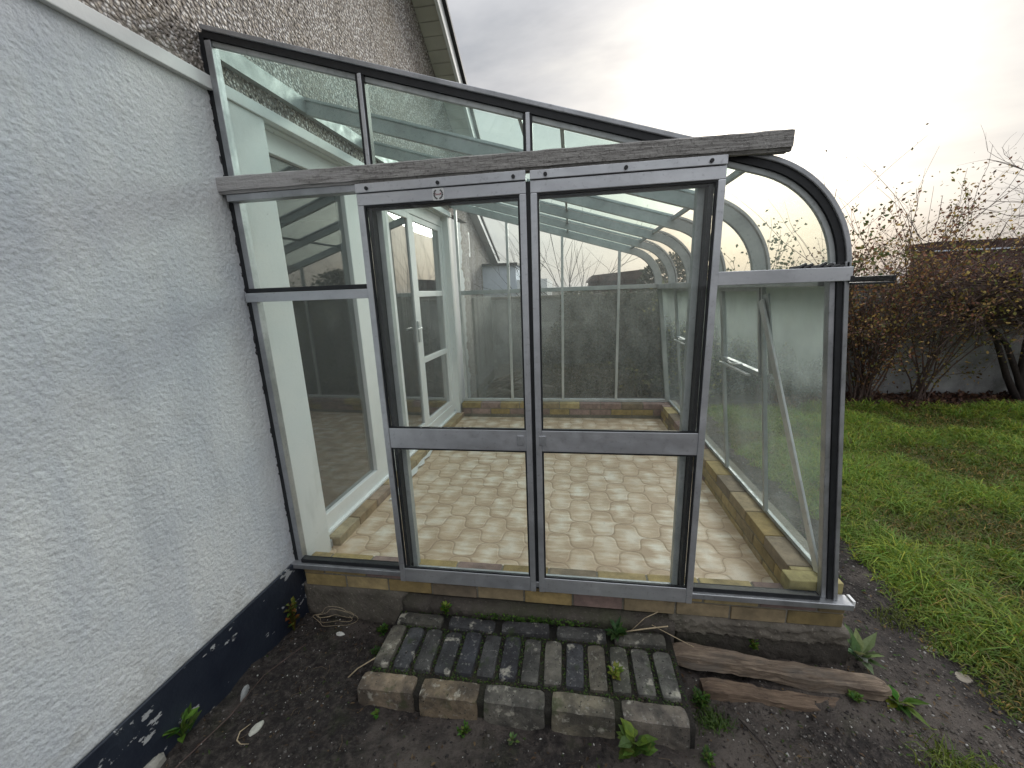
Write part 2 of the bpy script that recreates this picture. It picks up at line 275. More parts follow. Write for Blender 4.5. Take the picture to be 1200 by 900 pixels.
# ------------------------------------------------------------------ mesh builder
class MB:
    def __init__(s): s.v = []; s.f = []; s.c = []
    def add(s, vs, fs, col=(.5, .5, .5)):
        b = len(s.v); s.v += [tuple(p) for p in vs]; s.f += [tuple(b + i for i in q) for q in fs]; s.c += [col] * len(fs); return s
    def box(s, x0, x1, y0, y1, z0, z1, col=(.5, .5, .5), fn=None):
        vs = [(x, y, z) for z in (z0, z1) for y in (y0, y1) for x in (x0, x1)]
        if fn: vs = [fn(*p) for p in vs]
        return s.add(vs, [(0, 2, 3, 1), (4, 5, 7, 6), (0, 1, 5, 4), (1, 3, 7, 5), (3, 2, 6, 7), (2, 0, 4, 6)], col)
    def bar(s, a, b, w, h, up=(0, 0, 1), col=(.5, .5, .5)):
        a = Vector(a); b = Vector(b); d = (b - a).normalized(); sd = d.cross(Vector(up)).normalized(); uu = sd.cross(d)
        vs = [p + sd * (i * w / 2) + uu * (j * h / 2) for p in (a, b) for j in (-1, 1) for i in (-1, 1)]
        return s.add(vs, [(0, 1, 3, 2), (4, 6, 7, 5), (0, 4, 5, 1), (1, 5, 7, 3), (3, 7, 6, 2), (2, 6, 4, 0)], col)
    def prism(s, poly, lo, hi, fn, col=(.5, .5, .5)):
        n = len(poly); vs = [fn(p[0], p[1], lo) for p in poly] + [fn(p[0], p[1], hi) for p in poly]
        return s.add(vs, [tuple(range(n))[::-1], tuple(range(n, 2 * n))] + [(i, (i + 1) % n, n + (i + 1) % n, n + i) for i in range(n)], col)
    def tube(s, path, rad, n=6, col=(.5, .5, .5), cap=True):
        P = [Vector(p) for p in path]; R = rad if isinstance(rad, (list, tuple)) else [rad] * len(P); vs = []
        for i, p in enumerate(P):
            d = (P[min(i + 1, len(P) - 1)] - P[max(i - 1, 0)]); d = d.normalized() if d.length > 1e-9 else Vector((0, 0, 1))
            a = d.cross(Vector((0, 0, 1))); a = a.normalized() if a.length > 1e-3 else Vector((1, 0, 0)); b = d.cross(a)
            vs += [p + (a * math.cos(2 * math.pi * k / n) + b * math.sin(2 * math.pi * k / n)) * R[i] for k in range(n)]
        fs = [(i * n + k, i * n + (k + 1) % n, (i + 1) * n + (k + 1) % n, (i + 1) * n + k) for i in range(len(P) - 1) for k in range(n)]
        if cap and n > 2: fs += [tuple(range(n))[::-1], tuple(range((len(P) - 1) * n, len(P) * n))]
        return s.add(vs, fs, col)
    def leaf(s, p, d, up, L, W, col, fold=.15, droop=.2):
        p = Vector(p); d = Vector(d).normalized(); sd = d.cross(Vector(up))
        sd = sd.normalized() if sd.length > 1e-3 else Vector((1, 0, 0)); n = sd.cross(d)
        m = p + d * L * .5; e = p + d * L - n * L * droop
        q = [p, p + d * L * .28 + sd * W * .42 + n * W * fold, m + sd * W * .5 + n * W * fold - n * L * droop * .3, e,
             m - sd * W * .5 + n * W * fold - n * L * droop * .3, p + d * L * .28 - sd * W * .42 + n * W * fold, m - n * L * droop * .3]
        return s.add(q, [(0, 1, 6), (1, 2, 6), (2, 3, 6), (3, 4, 6), (4, 5, 6), (5, 0, 6)], col)
    def build(s, name, mat, parent=None, bevel=0, smooth=False, rough=0):
        me = bpy.data.meshes.new(name); me.from_pydata(s.v, [], s.f); me.update()
        ca = me.color_attributes.new('Col', 'FLOAT_COLOR', 'CORNER')
        cols = np.ones((len(me.loops), 4), dtype=np.float32); i = 0
        for fc, c in zip(s.f, s.c): cols[i:i + len(fc), :3] = c; i += len(fc)
        ca.data.foreach_set('color', cols.ravel())
        o = bpy.data.objects.new(name, me); COL.objects.link(o); me.materials.append(MT[mat] if isinstance(mat, str) else mat)
        if parent: o.parent = parent
        if smooth: me.polygons.foreach_set('use_smooth', [True] * len(me.polygons))
        if bevel:
            b = o.modifiers.new('bevel', 'BEVEL'); b.width = bevel; b.segments = 2; b.limit_method = 'ANGLE'; b.angle_limit = .6
        return o
def from_arrays(name, V, F, C, mat, parent=None):
    me = bpy.data.meshes.new(name); V = np.asarray(V, np.float32); F = np.asarray(F, np.int32); k = F.shape[1]
    me.vertices.add(len(V)); me.vertices.foreach_set('co', V.ravel()); me.loops.add(F.size); me.loops.foreach_set('vertex_index', F.ravel())
    me.polygons.add(len(F)); me.polygons.foreach_set('loop_start', np.arange(0, F.size, k, dtype=np.int32)); me.update(calc_edges=True)
    ca = me.color_attributes.new('Col', 'FLOAT_COLOR', 'CORNER'); cc = np.ones((len(F), k, 4), np.float32); cc[:, :, :3] = np.asarray(C)[:, None, :]
    ca.data.foreach_set('color', cc.ravel()); o = bpy.data.objects.new(name, me); COL.objects.link(o); me.materials.append(MT[mat])
    if parent: o.parent = parent
    return o
def tag(o, label=None, cat=None, group=None, kind=None):
    if label: o['label'] = label
    if cat: o['category'] = cat
    if group: o['group'] = group
    if kind: o['kind'] = kind
    return o
def thing(name, label, cat, loc=(0, 0, 0), group=None, kind=None):
    o = bpy.data.objects.new(name, None); COL.objects.link(o); o.location = loc; o.empty_display_size = .1; return tag(o, label, cat, group, kind)
def pbuild(mb, name, mat, root, **kw):        # geometry written in world coordinates, root may be offset
    o = mb.build(name, mat, root, **kw); p = root
    off = Vector((0, 0, 0))
    while p is not None: off += p.location; p = p.parent
    o.location = -off; return o
def vnoise(x, y, s=1.):
    return (math.sin(x * 3.1 * s + 1.3) * math.cos(y * 2.7 * s + .4) + .5 * math.sin(x * 7.3 * s + y * 5.1 * s) + .3 * math.sin(x * 13.7 * s - y * 11.9 * s + 2)) / 1.8

# ------------------------------------------------------------------ ground
def gz(x, y):
    z = -.355
    a = max(0, min(1, (.9 - x) / .9)) * max(0, min(1, (-y) / .7)); z += .095 * a
    z += .018 * vnoise(x * 1.5, y * 1.5) + .008 * vnoise(x * 6, y * 6)
    z += .045 * max(0, min(1, (-y - .30) / .15)) * max(0, min(1, (x - .3) / .3)) * max(0, min(1, (2.2 - x) / .3))
    z += (.012 * vnoise(x * 4 + 3, y * 4) + .008 * vnoise(x * 11, y * 11 + 2)) * max(0, min(1, -y * 5))
    z += .03 * math.exp(-((x - 2.35) ** 2 + (y + .42) ** 2) / .04)
    if 0 < y < 3 and 0.02 < x < 2.62: z = min(z, -.42)
    return z
def grid_sheet(name, xs, ys, zf, mat):
    nx, ny = len(xs), len(ys); V = [(x, y, zf(x, y)) for y in ys for x in xs]
    F = [(j * nx + i, j * nx + i + 1, (j + 1) * nx + i + 1, (j + 1) * nx + i) for j in range(ny - 1) for i in range(nx - 1)]
    o = from_arrays(name, V, F, np.full((len(F), 3), .5), mat); o.data.polygons.foreach_set('use_smooth', [True] * len(F)); return o
def axis(lo, hi, a, b, st):
    out = list(np.arange(a, b, st)); s = st; x = a
    while x > lo: s *= 1.35; x -= s; out.insert(0, max(x, lo))
    x = out[-1]; s = st
    while x < hi: s *= 1.35; x += s; out.append(min(x, hi))
    return out
tag(grid_sheet('ground', axis(-900, 900, -.6, 4.2, .03), axis(-900, 1500, -1.6, 1.2, .03), gz, 'soil'), kind='structure')
# lawn
LE = [(-3, 3.6), (-1.2, 3.45), (-.5, 3.33), (-.18, 3.22), (.14, 3.18), (.54, 3.23), (.93, 3.30), (1.6, 3.28), (2.6, 3.2), (3.4, 3.3), (4.1, 3.4)]
def ledge(y):
    for (a, xa), (b, xb) in zip(LE, LE[1:]):
        if a <= y <= b: t = (y - a) / (b - a); return xa + (xb - xa) * t + .05 * vnoise(y * 3, .3) + .03 * vnoise(y * 9, 2)
    return 3.5
def top_edge(x): return 4.12 + .1 * vnoise(x, 1)
lx = []; 
V = []; ys = np.arange(-3, 4.1, .08); ts = np.concatenate([np.linspace(0, .1, 12)[:-1], np.linspace(.1, 1, 70)])
for y in ys:
    for t in ts:
        x = ledge(y) + t * (16 - ledge(y)); V.append((x, y, -.343 + .012 * vnoise(x, y) - .03 * max(0, 1 - t * 60)))
n = len(ts); F = [(j * n + i, j * n + i + 1, (j + 1) * n + i + 1, (j + 1) * n + i) for j in range(len(ys) - 1) for i in range(n - 1)]
tag(from_arrays('lawn', V, F, np.full((len(F), 3), .5), 'lawn'), kind='structure')
def blades(name, X, Y, Z, H, lean, C, w=.0035):
    n = len(X); th = rng.uniform(0, 2 * np.pi, n); ph = rng.uniform(0, 2 * np.pi, n)
    dx, dy = np.cos(th) * w, np.sin(th) * w; lx_, ly_ = np.cos(ph) * lean * H, np.sin(ph) * lean * H
    b = np.stack([X, Y, Z], 1); V = np.zeros((n, 5, 3)); sd = np.stack([dx, dy, 0 * dx], 1)
    V[:, 0] = b - sd; V[:, 1] = b + sd; mid = b + np.stack([lx_ * .35, ly_ * .35, H * .6], 1); V[:, 2] = mid + sd * .8; V[:, 3] = mid - sd * .8
    V[:, 4] = b + np.stack([lx_, ly_, H * np.maximum(.15, 1 - .35 * lean)], 1)
    base = (np.arange(n) * 5)[:, None]; F = np.concatenate([base + [0, 1, 2], base + [0, 2, 3], base + [3, 2, 4]], 0); C3 = np.concatenate([C, C, C], 0)
    return from_arrays(name, V.reshape(-1, 3), F, C3, 'grass')
N = 330000
t = rng.random(N) ** 1.7; Y = rng.uniform(-1.3, 4.25, N); X = 3.1 + t * 9.5
keep = (X > np.array([ledge(float(y)) for y in Y]) - .01 + .10 * rng.random(N) ** 2 - .05 * rng.random(N)) & ((Y < 4.1) | (rng.random(N) < .4)); X, Y = X[keep], Y[keep]; n = len(X)
pt = np.sin(X * 2.3 + Y * 1.1) * np.cos(Y * 2.9 - X * .7) + .6 * np.sin(X * 5.7 - Y * 4.3 + 1) * np.cos(Y * 6.1 + X * 3.3) + .35 * np.sin(X * 13 + Y * 9) * np.cos(X * 7 - Y * 15)
gcol = np.array([[.165, .265, .045]]) * (1 + .3 * pt[:, None]) + rng.normal(0, .012, (n, 3)) * [[1, 1.4, .3]]
dry = rng.random(n) < (.10 + .32 * (pt < -.45)); gcol *= np.where(pt < -.3, .78, 1.)[:, None]; gcol[dry] = np.array([.24, .22, .085]) * rng.uniform(.5, 1.1, (dry.sum(), 1))
yel = (rng.random(n) < .3); gcol[yel] = gcol[yel] * [1.7, 1.25, 1.0]; gcol = np.clip(gcol, .006, 1)
H = (.04 + .075 * rng.random(n) ** 1.5) * (1 + .7 * np.clip(pt, -.6, 1)); fr_ = np.array([X[i] - ledge(float(Y[i])) for i in range(0, n)]); H *= np.clip(.35 + fr_ * 3, .35, 1)
Z = np.full(n, -.352)
tag(blades('lawn_grass', X, Y, Z, H, rng.uniform(.3, 1.9, n), gcol, .0032 * (1 + t[keep] * 2)[:, None].ravel()), 'rough green lawn grass beyond the gravel on the right', 'grass', kind='stuff')

# gravel and white flecks
def pebbles(name, X, Y, Z, R, C):
    n = len(X); base = np.array([(1, 0, 0), (-1, 0, 0), (0, 1, 0), (0, -1, 0), (0, 0, 1), (0, 0, -1)], float)
    T = np.array([(0, 2, 4), (2, 1, 4), (1, 3, 4), (3, 0, 4), (2, 0, 5), (1, 2, 5), (3, 1, 5), (0, 3, 5)])
    sc = rng.uniform(.55, 1.2, (n, 6, 1)); V = base[None] * sc * R[:, None, None] * np.array([1, .8, .55]); th = rng.uniform(0, 2 * np.pi, n); c, s = np.cos(th), np.sin(th)
    x = V[:, :, 0] * c[:, None] - V[:, :, 1] * s[:, None]; y = V[:, :, 0] * s[:, None] + V[:, :, 1] * c[:, None]; V = np.stack([x + X[:, None], y + Y[:, None], V[:, :, 2] + Z[:, None]], 2)
    F = (T[None] + (np.arange(n) * 6)[:, None, None]).reshape(-1, 3); return from_arrays(name, V.reshape(-1, 3), F, np.repeat(C, 8, 0), 'stone')
n = 9000; Y = rng.uniform(-1.2, 3.5, n); X = 2.72 + rng.random(n) * .62
n2 = 2500; X = np.concatenate([X, rng.uniform(2.1, 3.4, n2)]); Y = np.concatenate([Y, rng.uniform(-.9, -.25, n2)]); n += n2
g = rng.choice(4, n, p=[.5, .3, .14, .06]); C = np.array([(.075, .066, .060), (.13, .115, .10), (.20, .185, .165), (.42, .41, .39)])[g] * rng.uniform(.7, 1.2, (n, 1))
tag(pebbles('gravel', X, Y, np.array([gz(float(a), float(b)) for a, b in zip(X, Y)]) + .001, .0035 + .008 * rng.random(n) ** 2.5, C), 'small mixed gravel in the soil between conservatory and lawn', 'gravel', kind='stuff')
n = 8000; X = rng.uniform(-.05, 2.75, n); Y = rng.uniform(-1.2, .0, n)
k = ~((X > .55) & (X < 1.95) & (Y > -.5)) & (Y < -.01); X, Y = X[k], Y[k]; n = len(X); g = rng.choice(4, n, p=[.50, .30, .13, .07]); C = np.array([(.03, .026, .025), (.075, .068, .06), (.16, .15, .14), (.62, .62, .58)])[g]
R = np.where(g == 3, .0018 + .0042 * rng.random(n) ** 2, .002 + .008 * rng.random(n) ** 2.2)
tag(pebbles('soil_grit', X, Y, np.array([gz(float(a), float(b)) for a, b in zip(X, Y)]) + .001, R, C), 'dark crumbs and white flecks of grit scattered over the bare soil', 'grit', kind='stuff')

# ------------------------------------------------------------------ house
house = thing('house', 'pebble dashed house with painted white lower wall and gable, left of the conservatory', 'house')
W = lambda off, y, z: (off + K * y, y, z)
VL = lambda y: 3.88 - .73 * (y - 2.31)
def hbox(o0, o1, y0, y1, z0, z1, col=(.5, .5, .5), mb=None): return (mb or MB()).box(o0, o1, y0, y1, z0, z1, col, lambda x, y, z: W(x, y, z))
# the painted wall carries real roughcast relief
def relief(name, y0, y1, z0, z1, st, amp, mat, par):
    ys = np.arange(y0, y1 + st / 2, st); zs = np.arange(z0, z1 + st / 2, st); yy, zz = np.meshgrid(ys, zs)
    h = np.zeros_like(yy)
    w_ = np.fft.rfft2(rng.normal(0, 1, yy.shape)); fy = np.fft.fftfreq(yy.shape[0], st)[:, None]; fx_ = np.fft.rfftfreq(yy.shape[1], st)[None]; ff = np.hypot(fx_, fy)
    h = np.fft.irfft2(w_ * np.exp(-(ff / 88) ** 2) / (1 + (ff / 40) ** 1.2), s=yy.shape); h /= h.std()
    h = amp * np.tanh(h * .8); off = h; off[0, :] = off[-1, :] = 0; off[:, 0] = off[:, -1] = 0
    V = np.stack([off + K * yy, yy, zz], 2).reshape(-1, 3); nx = len(ys); i, j = np.meshgrid(np.arange(nx - 1), np.arange(len(zs) - 1)); b = (j * nx + i).ravel()
    F = np.stack([b, b + 1, b + nx + 1, b + nx], 1); o = from_arrays(name, V, F, np.full((len(F), 3), .5), mat, par); o.data.polygons.foreach_set('use_smooth', [True] * len(F)); return o
o = relief('painted_wall', -2.6, -.012, .0, 2.2, .0045, .0006, 'render', house)
w = MB(); hbox(-.25, -.006, -4, 3.65, -.6, -.09, mb=w); hbox(-.25, -.006, -4, .26, -.09, 2.24, mb=w); hbox(-.004, .0, -4, -2.6, 0, 2.2, mb=w); w.build('wall_core', 'render', house)
hbox(-.12, .012, .012, .262, -.14, 2.2).build('pier', 'white', house, bevel=.006)
hbox(-.0, .012, -4, .05, -.62, -.002).build('painted_plinth', 'plinth', house, bevel=.004)
hbox(-.02, .022, -4, 2.96, 2.2, 2.252).build('fascia_trim', 'white', house, bevel=.003)
hbox(-.25, .004, 2.98, 3.65, -.09, 2.2).build('far_wall', 'ragged', house)
hbox(-.30, .006, 2.86, 2.985, -.16, 2.2).build('reveal', 'white', house)
MB().prism([(-4, 2.25), (3.65, 2.25), (3.65, VL(3.65)), (-1.6, VL(-1.6)), (-4, VL(-1.6) - 1.6)], -.25, .0, lambda a, b, c: W(c, a, b)).build('pebbledash_wall', 'dash', house)
# verge: soffit boards, barge board, tile edge, roof
def strip(o0, o1, y0, y1, dz0, dz1): return MB().prism([(y0, VL(y0) + dz0), (y1, VL(y1) + dz0), (y1, VL(y1) + dz1), (y0, VL(y0) + dz1)], o0, o1, lambda a, b, c: W(c, a, b))
sf = MB()
for i in range(64):
    y = -1.6 + i * .09; sf.prism([(y, VL(y)), (y + .082, VL(y + .082)), (y + .082, VL(y + .082) + .02), (y, VL(y) + .02)], .002, .205, lambda a, b, c: W(c, a, b))
sf.build('soffit', 'soffit', house); strip(.205, .235, -1.6, 4.3, -.03, .13).build('barge_board', 'upvc', house, bevel=.003)
strip(.19, .27, -1.6, 4.35, .132, .175).build('verge_cap', 'black', house); strip(-6, .24, -1.6, 4.3, .176, .23).build('roof', 'tile', house)
# opening: head, room, ledge
hbox(-.25, -.02, .26, 3.0, 2.19, 2.245).build('opening_head', 'white', house)
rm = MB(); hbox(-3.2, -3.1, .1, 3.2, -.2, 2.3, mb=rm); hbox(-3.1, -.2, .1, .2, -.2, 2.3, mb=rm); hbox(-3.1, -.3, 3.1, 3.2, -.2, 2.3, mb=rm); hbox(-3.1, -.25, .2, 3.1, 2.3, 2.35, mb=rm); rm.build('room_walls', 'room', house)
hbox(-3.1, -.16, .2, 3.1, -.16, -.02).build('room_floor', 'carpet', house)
cu = MB(); pts = []
for i in range(121): y = 1.95 + i * .0075; pts.append((-.30 + .03 * math.sin(i * .62) + .012 * math.sin(i * 1.7), y))
cu.add([W(a, b, z) for z in (.02, 2.1) for a, b in pts], [(i, i + 1, 121 + i + 1, 121 + i) for i in range(120)]); o = cu.build('curtain', 'curtain', house, smooth=True)
sd_ = o.modifiers.new('thick', 'SOLIDIFY'); sd_.thickness = .004
lg = MB(); y = .3
while y < 2.95:
    L = .23; c0 = random.choice([(.48, .37, .22), (.42, .31, .19), (.52, .43, .28), (.44, .33, .25)]); hbox(-.17, .045, y, min(y + L - .008, 2.97), -.15, -.075, c0, lg); y += L
lg.build('brick_ledge', 'brick', house, bevel=.004)
# french windows, white frames set back in the opening
fo, fi = -.055, -.115
fw = MB()
def fr(y0, y1, z0, z1, d=0): hbox(fi - d, fo + d, y0, y1, z0, z1, mb=fw)
fr(.25, .34, -.03, 2.15); fr(2.80, 2.87, -.03, 2.15); fr(.34, 2.80, 2.085, 2.19); fr(.34, 2.80, -.06, .05); hbox(-.13, -.03, .28, 2.87, -.075, -.055, mb=fw)
fr(.968, 1.115, .05, 2.085, .004)
fw.build('french_window_frame', 'upvc', house, bevel=.004)
fl = MB(); fw = fl
for z in (.33,): pass
def leaf_frame(y0, y1, bars, name, s=.055, d=.0):
    global fw
    fw = MB(); o0, o1 = -.10 + d, -.062 + d
    hbox(o0, o1, y0, y0 + s, .052, 2.083, mb=fw); hbox(o0, o1, y1 - s, y1, .052, 2.083, mb=fw); hbox(o0, o1, y0 + s, y1 - s, .052, .11, mb=fw); hbox(o0, o1, y0 + s, y1 - s, 2.03, 2.083, mb=fw)
    for z in bars: hbox(o0, o1, y0 + s, y1 - s, z - .028, z + .028, mb=fw)
    root = fw.build(name, 'upvc', house, bevel=.004)
    zs = [.11] + [b for z in bars for b in (z - .028, z + .028)] + [2.03]
    for k in range(0, len(zs), 2): hbox((o0 + o1) / 2 - .004, (o0 + o1) / 2 + .004, y0 + s, y1 - s, zs[k], zs[k + 1]).build('pane', 'glass_house', root)
    return root
hbox(-.088, -.08, .342, .966, .052, 2.083).build('fixed_pane', 'glass_house', house)
leaf_frame(1.118, 1.50, [], 'narrow_casement', .035)
d1 = leaf_frame(1.505, 1.985, [], 'glazed_door', .06, .012)
d2 = leaf_frame(2.0, 2.80, [.72, 1.37], 'barred_glazed_door', .075)
hd = MB(); hbox(-.05, -.035, 1.935, 1.975, .92, 1.12, mb=hd); hd.build('handle_plate', 'alu_pale', d1, bevel=.003)
hd = MB(); hd.bar(W(-.012, 1.955, 1.05), W(-.012, 1.86, 1.045), .014, .018); hd.bar(W(-.05, 1.955, 1.05), W(-.006, 1.955, 1.05), .014, .014); hd.build('handle', 'alu_pale', d1, bevel=.003)

# ------------------------------------------------------------------ conservatory
con = thing('conservatory', 'aluminium lean-to conservatory with curved eaves and two sliding glass doors', 'conservatory')
L = 2.985; R0 = .4227; cx, cz = 2.0273, 1.375
tx, tz = cx + R0 * .2855, cz + R0 * .9584
def prof(off, x0=.02, n=18, x1=None, arc=True):
    """points along the roof line, off = distance inward from the outer face"""
    s = (-.2855, -.9584); pts = []
    if x0 is not None:
        z = 2.42 - .2979 * x0; pts.append((x0 - 0 * s[0], z - off / .9584)); 
        if x1: pts.append((x1, 2.42 - .2979 * x1 - off / .9584)); return pts
        pts.append((tx + s[0] * off, tz + s[1] * off))
    if arc:
        a0 = math.asin(.9584)
        for i in range(0 if x0 is None else 1, n + 1): a = a0 * (1 - i / n); pts.append((cx + (R0 - off) * math.cos(a), cz + (R0 - off) * math.sin(a)))
    return pts
def arcbar(mb, y0, y1, o0, o1, **kw):
    A = prof(o0, **kw); B = prof(o1, **kw); n = len(A)
    vs = [(x, y0, z) for x, z in A] + [(x, y0, z) for x, z in B] + [(x, y1, z) for x, z in A] + [(x, y1, z) for x, z in B]; fs = []
    for i in range(n - 1):
        fs += [(i, i + 1, n + i + 1, n + i), (2 * n + i, 3 * n + i, 3 * n + i + 1, 2 * n + i + 1), (i, 2 * n + i, 2 * n + i + 1, i + 1), (n + i, n + i + 1, 3 * n + i + 1, 3 * n + i)]
    fs += [(0, n, 3 * n, 2 * n), (n - 1, 3 * n - 1, 4 * n - 1, 2 * n - 1)]
    mb.add(vs, fs); return mb
YS = [0, .585, 1.17, 1.77, 2.375, L]
def sx(z): return 2.45 + (1.375 - z) * .15 / 1.375
# rafters
for y in YS[1:-1]: arcbar(MB(), y - .014, y + .014, .010, .072).build('rafter', 'alu_in', con, bevel=.002)
for y in YS[1:-1]: arcbar(MB(), y - .02, y + .02, -.008, .004).build('rafter_cap', 'alu', con)
arcbar(MB(), L - .02, L + .02, .0, .075).build('rafter', 'alu_in', con, bevel=.002)
arcbar(MB(), -.024, .018, -.012, .006).build('verge_capping', 'alu', con, bevel=.003)
arcbar(MB(), -.016, .012, .0065, .030).build('verge_gasket', 'gasket', con)
arcbar(MB(), -.006, .010, .0305, .050).build('front_rafter', 'alu_in', con, bevel=.002)
MB().box(-.0, .03, .0, L, 2.335, 2.41, fn=lambda x, y, z: W(x, y, z)).build('wall_plate', 'alu_in', con)
for x, w_, y1 in ((1.43, .016, L), (1.265, .014, .585), (2.105, .02, L)):
    z = 2.42 - .2979 * x - .018 if x < 2.14 else 0
    MB().bar((x, .03, z), (x, y1, z), w_, .022).build('purlin', 'alu_in', con)
# roof panes and curved panes, one of each in every bay
for a, b in zip(YS, YS[1:]):
    arcbar(MB(), a + .022, b - .022, .006, .011, x0=.03, x1=2.09).build('roof_pane', 'glass_roof', con)
    mb = MB(); arcbar(mb, a + .022, b - .022, .006, .011, x0=2.12); mb.build('curved_pane', 'glass_curve', con, smooth=False)
# side wall: bars from eave to dwarf wall
for y in YS[1:-1]: MB().bar((sx(1.35) - .014, y, 1.35), (sx(.07) - .014, y, .07), .022, .018, (0, 1, 0)).build('glazing_bar', 'alu_in', con, bevel=.002)
MB().box(2.395, 2.445, .045, L - .02, 1.335, 1.385).build('eave_rail', 'alu_in', con, bevel=.003)
gut = MB(); gut.box(2.462, 2.60, -.035, L, 1.338, 1.346); gut.box(2.592, 2.602, -.035, L, 1.347, 1.368); gut.box(2.455, 2.47, -.035, L, 1.347, 1.37); gut.build('eave_gutter', 'gasket', con, bevel=.002)
MB().bar((2.592, .03, .062), (2.592, L, .062), .022, .022).build('side_base_rail', 'alu_in', con, bevel=.003)
for a, b in zip(YS, YS[1:]):
    q = [(sx(1.34) - .0, 1.34), (sx(.075), .075)]; vent = b in (YS[2], YS[4])
    def pane(z0, z1, name='side_pane', par=con, dx=0):
        mb = MB(); mb.add([(sx(z) + d + dx, y, z) for z in (z0, z1) for y in (a + .012, b - .012) for d in (-.009, -.004)], [(0, 2, 3, 1), (4, 5, 7, 6), (0, 1, 5, 4), (1, 3, 7, 5), (3, 2, 6, 7), (2, 0, 4, 6)]); return mb.build(name, 'glass_side', par)
    if vent:
        pane(.075, .86); v = MB(); za, zb = .875, 1.325
        for y in (a + .03, b - .03): v.bar((sx(za) - .014, y, za), (sx(zb) - .014, y, zb), .03, .022, (0, 1, 0))
        v.bar((sx(za) - .02, a + .016, za), (sx(za) - .02, b - .016, za), .034, .024); v.bar((sx(zb) - .014, a + .016, zb), (sx(zb) - .014, b - .016, zb), .03, .02)
        vr = v.build('side_vent', 'alu_in', con, bevel=.002); pane(za + .012, zb - .01, 'pane', vr)
        h = MB(); h.bar((sx(za) - .05, a + .1, za - .022), (sx(za) - .05, b - .06, za - .022), .022, .012); h.build('vent_sill', 'alu_pale', vr)
        h = MB(); ym = (a + b) / 2 + .04; h.tube([(sx(za) - .03, ym - .09, za + .012), (sx(za) - .06, ym - .06, za + .01), (sx(za) - .065, ym, za + .004), (sx(za) - .05, ym + .08, za + .004)], .006, 8); h.build('vent_handle', 'alu_pale', vr, smooth=True)
    else: pane(.075, 1.335)
MB().bar((sx(1.26) - .045, .545, 1.27), (sx(.09) - .035, .045, .085), .042, .012, (1, 0, 0)).build('diagonal_brace', 'alu_pale', con, bevel=.002)
MB().bar((sx(1.28) - .03, .525, 1.30), (sx(.9) - .03, .465, .905), .05, .008, (1, 0, 0)).build('vent_baffle', 'alu_in', con)
# far wall
fm = [.165, .749, 1.366, 1.989]
def roofz(x, off=.07):
    if x < 2.13: return 2.42 - .2979 * x - off / .9584
    return cz + math.sqrt(max(0, (R0 - off) ** 2 - (x - cx) ** 2))
for i, x in enumerate(fm): MB().box(x - .014, x + .014, L - .02, L + .02, .075, roofz(x)).build('far_mullion', 'alu_pale', con, bevel=.002)
MB().box(.18, 2.42, L - .018, L + .015, 1.345, 1.39).build('far_transom', 'alu_in', con, bevel=.002)
MB().box(.12, 2.60, L - .02, L + .03, .045, .076).build('far_base_rail', 'alu_pale', con, bevel=.002)
MB().bar((sx(1.37) - .02, L, 1.37), (sx(.07) - .02, L, .07), .05, .045, (0, 1, 0)).build('far_corner_post', 'alu_in', con, bevel=.003)
for i, x in enumerate(fm):
    x1 = fm[i + 1] - .014 if i < 3 else 2.44; x0 = x + .014; f2 = lambda a, b, c: (a, c, b)
    xe = x1 if i < 3 else 2.56; xt = x1 if i < 3 else 2.425
    MB().prism([(x0, .076), (xe, .076), (xt, 1.345), (x0, 1.345)], L - .003, L + .002, f2).build('far_lower_pane', 'glass_far', con)
    up = [(x0, 1.39)]
    if i < 3: up += [(x1, 1.39), (x1, roofz(x1)), (x0, roofz(x0))]
    else: up += [(2.365, 1.39)] + [(cx + (R0 - .08) * math.cos(a), cz + (R0 - .08) * math.sin(a)) for a in np.linspace(.08, 1.28, 10)] + [(x0, roofz(x0))]
    MB().prism(up, L - .003, L + .002, f2).build('far_upper_pane', 'glass_gable', con)
# front: wall post
pg = MB(); pg.prism([(-.012, .0), (.022, .0), (.022, 2.40), (-.012, 2.41)], -.012, .010, lambda a, b, c: (a + .0, c, b)); pg.build('wall_gasket', 'gasket', con)
for i in range(26):
    pass
pa = MB(); pa.box(.022, .050, -.016, .022, .0, 1.80); pa.box(.022, .050, -.016, .022, 1.866, 2.372); pa.box(-.022, -.012, -.014, .0, -.02, 2.41); pa.build('wall_post', 'alu', con, bevel=.002)
sl = MB(); sp_ = []; sr_ = []; z = .0
while z < 2.36: sp_.append((-.006 + random.uniform(-.006, .008), -.014, z)); sr_.append(random.uniform(.001, .0075)); z += .022
sl.tube(sp_, sr_, 6, (.06, .06, .065))
sl.build('sealant', 'stone', con)
MB().box(-.01, 2.662, -.045, .02, -.028, .0, col=(.5,) * 3).build('front_sill', 'alu', con, bevel=.003)
MB().box(2.663, 2.674, -.03, .012, -.024, .008).build('sill_end_cap', 'upvc', con)
# front corner post, leaning
def lean(name, d0, d1, y0, y1, mat, z0=.0, z1=1.42, bev=.002):
    mb = MB(); mb.add([(sx(z) + d, y, z) for z in (z0, z1) for y in (y0, y1) for d in (d0, d1)], [(0, 2, 3, 1), (4, 5, 7, 6), (0, 1, 5, 4), (1, 3, 7, 5), (3, 2, 6, 7), (2, 0, 4, 6)]); return mb.build(name, mat, con, bevel=bev)
lean('corner_post', -.050, -.0305, -.012, .02, 'alu'); lean('corner_gasket', -.030, -.0085, -.018, .012, 'gasket'); lean('corner_cap', -.008, .008, -.024, .018, 'alu')
